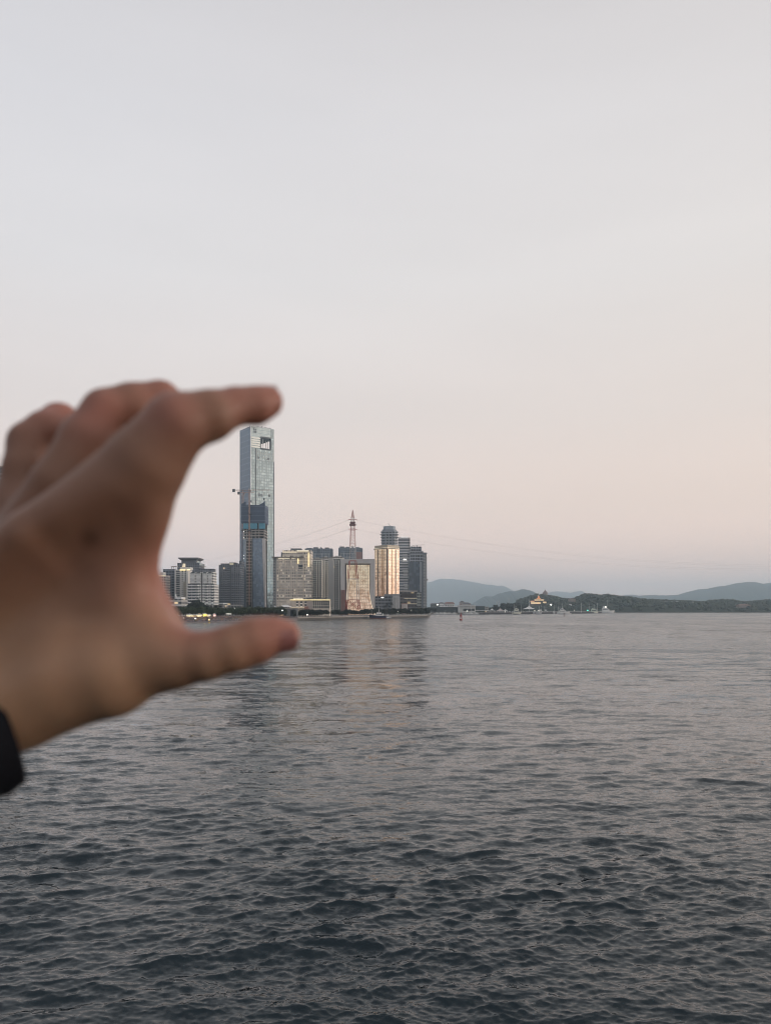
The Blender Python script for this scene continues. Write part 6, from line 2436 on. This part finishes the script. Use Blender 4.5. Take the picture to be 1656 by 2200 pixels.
b.prism([(X(944, lz) - r_.location.x, -4), (X(962, lz) - r_.location.x, -4), (X(962, lz) - r_.location.x, 12.2), (X(944, lz) - r_.location.x, 12.2)], h_ + 0.003, h_ + 1.6, 0)
b.prism([(X(974, lz) - r_.location.x, -4), (X(985, lz) - r_.location.x, -4), (X(985, lz) - r_.location.x, 12.2), (X(974, lz) - r_.location.x, 12.2)], h_ + 0.003, h_ + 2.4, 0)
b.build('awning', WHITE, r_)
r_, w_, h_ = block('green_boathouse', 'dark green boathouse with a white balcony rail in the marina', 'boathouse', 1020.5, 1041.5, 1303, 1440, 14, plain('dark_green_wall', (0.035, 0.055, 0.055), 0.6))
part_box(r_, 'deck', 1440, 1020, 1050, 1311.6, 1312.6, -3, -0.02, WHITE)
part_box(r_, 'deck', 1440, 1020, 1050, 1316.8, 1317.6, -3, -0.02, PALE)
part_box(r_, 'annex', 1440, 1041.8, 1050, 1303.5, 1319, 0.5, 12, facade('annex_front', (0.36, 0.35, 0.33), (0.08, 0.08, 0.08), 3, 3.4, (0.2, 0.8), (0.25, 0.8), lit=0.04))
part_box(r_, 'roof', 1440, 1020, 1042, 1302.4, 1302.95, -1, 14.6, GT)
street_lamp(939.5, 1299.3, 1400, GZ, LAMPW, 'bright white lamp on a tall post at the left end of the marina', 1.35, 4.2)
street_lamp(1183.4, 1299.3, 1660, 3.6, LAMPW, 'very bright white lamp against the wooded hill above the yachts', 1.7, 1.6)
street_lamp(1085.3, 1315, 1445, 3.0, LAMPW, 'small white lamp between the peaked tents', 0.6)
street_lamp(1234, 1311, 1600, 3.6, LAMPW, 'small white lamp on the dark pier right of the motor yacht', 0.6)
street_lamp(916.5, 1307.7, 1400, GZ, LAMPW, 'small white lamp behind the promenade end', 0.6)
# clumps of trees around the marina houses
for (p0, p1, n, dd0, sx, sz, lab, grp) in (
        (922, 985, 13, 1480, (1.0, 1.5), (0.85, 1.25), 'dark tree among the houses at the left end of the marina', 'trees among the marina houses'),
        (1044, 1104, 13, 1540, (1.0, 1.6), (1.0, 1.7), 'dark tree behind the peaked tents of the marina', 'trees behind the tents'),
        (1080, 1130, 9, 1640, (1.4, 1.9), (1.4, 2.2), 'tall dark tree between the tents and the temple hill', 'trees at the foot of the temple hill')):
    for i in range(n):
        px = p0 + (p1 - p0) * (i + rt_.uniform(.1, .9)) / n
        dd = dd0 + rt_.uniform(-14, 14)
        place_tree(bigk[rt_.randrange(5)], (X(px, dd), dd, GZ), rt_.uniform(0, 6.28), (rt_.uniform(*sx), rt_.uniform(*sz)), lab, grp)

# ------------------------------------------------------------------ wooded island ridge
def ridge_mesh(prof, d0, d1, nx, ny, base, seed, rough, sharp=1.0):
    """terrain whose skyline, seen from the water, follows a measured profile; falls away to both sides of its crest"""
    r = np.random.default_rng(seed)
    px = np.linspace(prof[0][0], prof[-1][0], nx)
    top = np.interp(px, [p[0] for p in prof], [p[1] for p in prof])
    jit = sum(np.interp(px, np.linspace(px[0], px[-1], m_), r.normal(size=m_)) * a_ for m_, a_ in ((26, 0.55), (60, 0.40), (150, 0.25), (380, 0.16)))
    top = top + jit
    dm = d0 + (d1 - d0) * 0.45
    hh = np.maximum(EYE - (top - HZ) / F * dm - base, 0)
    g = np.linspace(0, 1, ny)
    shape = np.where(g < 0.45, np.sin(g / 0.45 * np.pi / 2) ** sharp, np.cos((g - 0.45) / 0.55 * np.pi / 2) ** 0.9)
    dd = d0 + (d1 - d0) * g
    xx = (px[:, None] - 828) / F * dm * (0.55 + 0.45 * dd[None, :] / dm)
    yy = np.ones_like(px)[:, None] * dd[None, :]
    zz = hh[:, None] * shape[None, :]
    nzs = np.zeros_like(zz)
    for o_ in range(5):
        k_ = 2 ** o_
        a, b_, c, e_ = r.random(4) * 6.28
        nzs += np.sin(xx * k_ / 310 + a + 1.3 * np.sin(yy * k_ / 420 + b_)) * np.sin(yy * k_ / 260 + c + np.sin(xx * k_ / 350 + e_)) / k_
    zz = np.maximum(zz + nzs * rough * np.minimum(1, hh[:, None] / 30) * np.minimum(1, shape[None, :] * (1.02 - shape[None, :]) * 6), 0) + base
    v = np.stack([xx, yy, zz], -1).reshape(-1, 3)
    i = np.arange(nx - 1)[:, None] * ny + np.arange(ny - 1)[None, :]
    q = np.stack([i, i + ny, i + ny + 1, i + 1], -1).reshape(-1, 4)
    return v, q, (xx, yy, zz)


def hill_mat(name, c0, c1, scale):
    k = NT(name)
    n_ = k.noise(k.obj(), scale, 6, 0.65).outputs['Fac']
    k.set(color=k.mix(n_, c0, c1), rough=0.95, spec=0.1)
    return k.m


wood_prof = [(1040, 1312), (1078, 1309), (1104, 1299), (1118, 1288), (1130, 1284), (1140, 1281), (1150, 1277), (1158, 1278), (1170, 1279), (1180, 1281), (1192, 1285), (1210, 1288), (1228, 1287), (1244, 1284), (1252, 1277), (1268, 1276), (1284, 1279), (1300, 1277), (1316, 1280), (1340, 1283), (1360, 1286), (1384, 1287), (1402, 1288), (1426, 1289), (1450, 1291), (1478, 1292), (1500, 1295), (1516, 1294), (1540, 1288), (1560, 1291), (1578, 1295), (1600, 1294), (1626, 1291), (1656, 1289), (1720, 1287), (1800, 1290), (1900, 1300)]
wd0, wd1 = 1950, 2900
WD = 1950 + 950 * 0.45


def wood_ridge(prof, d0, d1, nm, lab, seed, nblob, water_d):
    v, q, (xx, yy, zz) = ridge_mesh([(p, y + 4.2) for p, y in prof], d0, d1, 220, 44, 1.2, seed, 5.0, 0.75)
    o = np_mesh(nm, v, q, hill_mat('wood_ground', (0.030, 0.038, 0.026), (0.06, 0.065, 0.045), 0.02))
    tag(o, lab, 'hill', kind='structure')
    # canopy: lumpy tree crowns all over the ridge
    r = np.random.default_rng(seed + 1)
    import bmesh
    bm = bmesh.new()
    bmesh.ops.create_icosphere(bm, subdivisions=2, radius=1.0)
    bv = np.array([p.co for p in bm.verts])
    bf = np.array([[l.index for l in f.verts] for f in bm.faces])
    bm.free()
    nx, ny = xx.shape
    V, Q, T = [], [], []
    cnt = 0
    # more crowns on the slope facing the water and along the crest
    for i in range(nblob):
        a = r.random() * (nx - 1.001)
        g = (r.random() ** 0.8) * 0.56 * (ny - 1)
        ia, ig = int(a), int(g)
        fa, fg = a - ia, g - ig
        def s(A):
            return (A[ia, ig] * (1 - fa) + A[ia + 1, ig] * fa) * (1 - fg) + (A[ia, ig + 1] * (1 - fa) + A[ia + 1, ig + 1] * fa) * fg
        c = np.array([s(xx), s(yy), s(zz)])
        if c[2] < 2.2:
            continue
        rad = r.uniform(3.2, 6.6)
        ph = r.random((3, 3)) * 6.28
        dv = bv.copy()
        bump = 1 + 0.20 * np.sin(bv @ (r.normal(size=3) * 3.5) + ph[0, 0]) + 0.16 * np.sin(bv @ (r.normal(size=3) * 6) + ph[1, 0]) + r.normal(size=len(bv)) * 0.10
        dv = dv * bump[:, None] * rad * np.array([1, 1, 0.85])
        V.append(dv + c + np.array([0, 0, rad * 0.35]))
        Q.append(bf + cnt)
        T.append(np.full(len(bv), r.random()))
        cnt += len(bv)
    wo_ = np_mesh('wood', np.concatenate(V), np.concatenate(Q), leaf_mat('far_canopy_' + nm, (0.020, 0.027, 0.018), (0.060, 0.072, 0.042)), smooth=False)
    at = wo_.data.attributes.new('tone', 'FLOAT', 'POINT')
    at.data.foreach_set('value', np.concatenate(T).astype(np.float32))
    return wo_


w1 = wood_ridge(wood_prof, wd0, wd1, 'wooded_hill', 'wooded island hill rising behind the marina boats', 31, 3600, 2000)
tag(w1, 'dense dark woodland covering the island hill to the right', 'woodland', kind='stuff')
# shoreline strip under the wood
k_ = plain('shore_rock', (0.20, 0.185, 0.17), 0.9)
b = MB()
pts = [(1322, 1945), (1400, 2050), (1500, 2120), (1600, 2180), (1760, 2250), (1950, 2350)]
for (p0, d0), (p1, d1) in zip(pts, pts[1:]):
    b.prism([(X(p0, d0) * 1.0, d0 + 860), (X(p1, d1), d1 + 860), (X(p1, d1), d1 + 900), (X(p0, d0), d0 + 900)], -1.5, 2.6)
# flat land under the ridge so that its foot meets the water at a bank
b2 = MB()
lp = [(X(1060, 1930), 1930)] + [(X(p, 1935), 1935) for p in (1330, 1500, 1700, 1950)] + [(3400, 3400), (200, 3400)]
b2.prism(lp, -1.5, 1.6)
o = b2.build('island_shore', k_)
tag(o, 'low rocky shore of the wooded island', 'shore', kind='structure')

# lit temple and buildings on the hill
def hill_z(px, py, dd):
    return Z(py, dd)


dd = 2030
tp_ = thing('hill_temple', (X(1156, dd), dd, Z(1299, dd)), 0, 'lit tiered temple glowing orange on the wooded hill', 'temple')
z00 = tp_.location.z
OR = lamp_mat('temple_orange', (1.0, 0.42, 0.16), 0.55)
CRM = lamp_mat('temple_cream', (1.0, 0.73, 0.44), 0.65)
TR = plain('temple_roof', (0.26, 0.11, 0.06), 0.7)
sc_ = dd / F


def tier(x0, x1, y0, y1, dep, mat, roof=True, nm='lit_storey'):
    b = MB()
    b.box((x0 - 1156) * sc_, (x1 - 1156) * sc_, -dep / 2, dep / 2, Z(y1, dd) - z00, Z(y0, dd) - z00)
    b.build(nm, mat, tp_)
    if roof:
        b = MB()
        zr = Z(y0, dd) - z00
        xa, xb = (x0 - 1156) * sc_, (x1 - 1156) * sc_
        b.prism([(xa - 1.2, -dep / 2 - 1.2), (xb + 1.2, -dep / 2 - 1.2), (xb + 1.2, dep / 2 + 1.2), (xa - 1.2, dep / 2 + 1.2)], zr + 0.003, zr + 1.3, 0,
                poly1=[(xa + 1.4, -dep / 4), (xb - 1.4, -dep / 4), (xb - 1.4, dep / 4), (xa + 1.4, dep / 4)])
        b.build('roof', TR, tp_)


tier(1141, 1154.5, 1294.2, 1297.6, 9, CRM)
tier(1156, 1161, 1294.2, 1297.2, 9, CRM)
tier(1167, 1172.5, 1293.0, 1296.2, 9, CRM)
tier(1139.5, 1147, 1291.2, 1293.6, 8, lamp_mat('temple_warm', (1.0, 0.56, 0.30), 0.40))
tier(1148.5, 1167.5, 1288.2, 1290.4, 11, CRM)
tier(1152.5, 1157, 1290.6, 1294.2, 11.5, TR, False, 'entrance')
tier(1153, 1160.5, 1285.2, 1287.0, 8, OR)
tier(1155.2, 1158.8, 1281.4, 1284.4, 5, OR)
b = MB()
b.lathe([(0.0, Z(1281.4, dd) - z00), (0.9, Z(1280.8, dd) - z00), (0.0, Z(1279.2, dd) - z00)], 8, (0.8, 0))
b.build('finial_lamp', LAMPW, tp_)
b = MB()
b.box((1138 - 1156) * sc_, (1174 - 1156) * sc_, -6, 7, -14, Z(1297.9, dd) - z00)
b.build('terrace', plain('terrace_stone', (0.16, 0.13, 0.11), 0.9), tp_)
dd = 2330
r_ = thing('hilltop_pavilion', (X(1171, dd), dd, Z(1281, dd)), 0, 'domed pavilion crowning the top of the wooded hill', 'pavilion')
sc_ = dd / F
b = MB()
b.lathe([(5.4 * sc_, -8), (5.4 * sc_, 5 * sc_), (5.8 * sc_, 5.2 * sc_)], 10)
b.build('wall', plain('pavilion_wall', (0.36, 0.30, 0.27), 0.8), r_)
b = MB()
b.lathe([(6.2 * sc_, 5.2 * sc_), (4.6 * sc_, 8.4 * sc_), (2.2 * sc_, 11 * sc_), (0.0, 12 * sc_)], 10)
b.build('roof', plain('pavilion_roof', (0.26, 0.20, 0.19), 0.7), r_)
b = MB()
b.lathe([(1.1 * sc_, 11.4 * sc_), (1.1 * sc_, 13 * sc_), (0.0, 14.5 * sc_)], 8)
b.build('lantern', plain('pavilion_roof', (0.26, 0.20, 0.19), 0.7), r_)
HH = 'houses among the trees of the wooded hill'
for (px0, px1, yt, yr, yg, dd, lab, wall) in (
        (1222, 1236, 1287.5, 1286, 1293, 2060, 'pinkish house half hidden in the middle of the wooded hill', plain('dusty_pink', (0.36, 0.29, 0.27), 0.8)),
        (1213, 1221, 1301, 1299, 1306, 2000, 'small white house low on the wooded hill above the motor yacht', WHITE),
        (1222, 1228, 1298.5, 1297, 1304, 2010, 'tiny white house right of the small low house on the hill', WHITE),
        (1300, 1307, 1289.5, 1287.5, 1295, 2060, 'white house near the hilltop above the research ship', PALE),
        (1310, 1316, 1287.5, 1286, 1294, 2070, 'white house right of the one above the research ship', PALE),
        (1424, 1436, 1292.6, 1291.4, 1297, 2120, 'long pale house on the ridge above the far ferry', PALE),
        (1445, 1458, 1292.2, 1290.6, 1298, 2120, 'white house cluster on the ridge right of the long pale house', WHITE),
        (1486, 1491, 1293.5, 1292.4, 1297, 2130, 'tiny pale house on the far right ridge', PALE),
        (1588, 1612, 1301, 1297.5, 1306.5, 1990, 'arched pale house on the shore near the right edge', plain('dusty_pink', (0.36, 0.29, 0.27), 0.8))):
    house(px0, px1, yt, yr, dd, lab, wall, RT if px0 in (1588, 1222) else GT, 0.25, None, HH, 'house', Z(yg, dd))

# ------------------------------------------------------------------ far hills
HM = hill_mat('far_hill', (0.045, 0.06, 0.055), (0.075, 0.09, 0.075), 0.004)
hills = [
    ('distant_hill', 'tall pale blue mountain just right of the city skyline', [(800, 1300), (850, 1285), (880, 1263), (905, 1256), (921, 1251), (934, 1246.5), (947, 1243.8), (962, 1244.5), (985, 1246.5), (1004, 1249.5), (1024, 1253.5), (1045, 1257.5), (1066, 1260.5), (1076, 1258.8), (1084, 1262), (1096, 1268.5), (1110, 1274), (1140, 1284), (1200, 1298), (1250, 1306)], 10500, 16500, 18.0),
    ('distant_hill', 'lower darker hill in front of the pale mountain with a bare crest', [(1000, 1306), (1018, 1297), (1034, 1286), (1044, 1281.5), (1056, 1282), (1066, 1278.5), (1080, 1273.5), (1094, 1270.5), (1110, 1269.5), (1124, 1267.3), (1134, 1268.5), (1144, 1273), (1160, 1283), (1180, 1295), (1200, 1306)], 6000, 8600, 8.0),
    ('distant_hill', 'faint double topped hill seen beyond the wooded ridge', [(1120, 1306), (1160, 1283), (1176, 1273.5), (1190, 1271.5), (1206, 1271.3), (1222, 1274), (1232, 1271.2), (1244, 1270.6), (1254, 1273.5), (1270, 1279), (1300, 1286), (1330, 1296), (1360, 1306)], 12000, 16000, 12.0),
    ('distant_hill', 'long blue mountain range at the right edge', [(1330, 1290), (1338, 1279.5), (1352, 1277), (1366, 1281.5), (1380, 1280), (1396, 1278), (1410, 1281), (1430, 1280.5), (1450, 1279.8), (1470, 1276.5), (1486, 1270), (1504, 1265.5), (1516, 1264), (1527, 1266), (1534, 1260.6), (1545, 1259.3), (1556, 1259.8), (1570, 1256), (1584, 1252.2), (1600, 1250.6), (1612, 1251.8), (1624, 1255), (1634, 1256.8), (1648, 1253), (1662, 1252), (1700, 1256), (1780, 1250), (1900, 1268), (2050, 1290)], 7200, 11000, 14.0),
]
for i, (nm, lab, prof, d0, d1, rough) in enumerate(hills):
    v, q, _ = ridge_mesh(prof, d0, d1, 420, 40, 0.5, 50 + i, rough * 0.45, 1.0)
    tag(np_mesh(nm, v, q, HM), lab, 'hill', kind='structure')
# towers on the crest of the nearer hill
for (px, lab) in ((1121.5, 'left of two tiny towers on the crest of the nearer hill'), (1125.5, 'right of two tiny towers on the crest of the nearer hill')):
    dd = 6000 + 2600 * 0.45
    b = MB()
    b.box(-3.5, 3.5, -3.5, 3.5, -9, 11)
    b.tube((0, 0, 11), (0, 0, 19), 1.0, 0.6, 5)
    o = b.build('radio_tower', DKMETAL, loc=(X(px, dd), dd, Z(1268.6, dd)))
    tag(o, lab, 'tower', 'radio towers on the far crest')
# hazy tower blocks before the nearer hill
for (px, yt, wpx, lab) in ((1067.5, 1291.5, 2.2, 'left of two faint slender towers below the nearer hill'), (1072.5, 1290.5, 2.0, 'right of two faint slender towers below the nearer hill'), (1093, 1285, 1.2, 'faint thin tower below the crest of the nearer hill')):
    dd = 4800
    r_, w_, h_ = block('slender_tower', lab, 'tower', px - wpx / 2, px + wpx / 2, yt, dd, 10, F_CREAM, 'faint towers below the nearer hill')
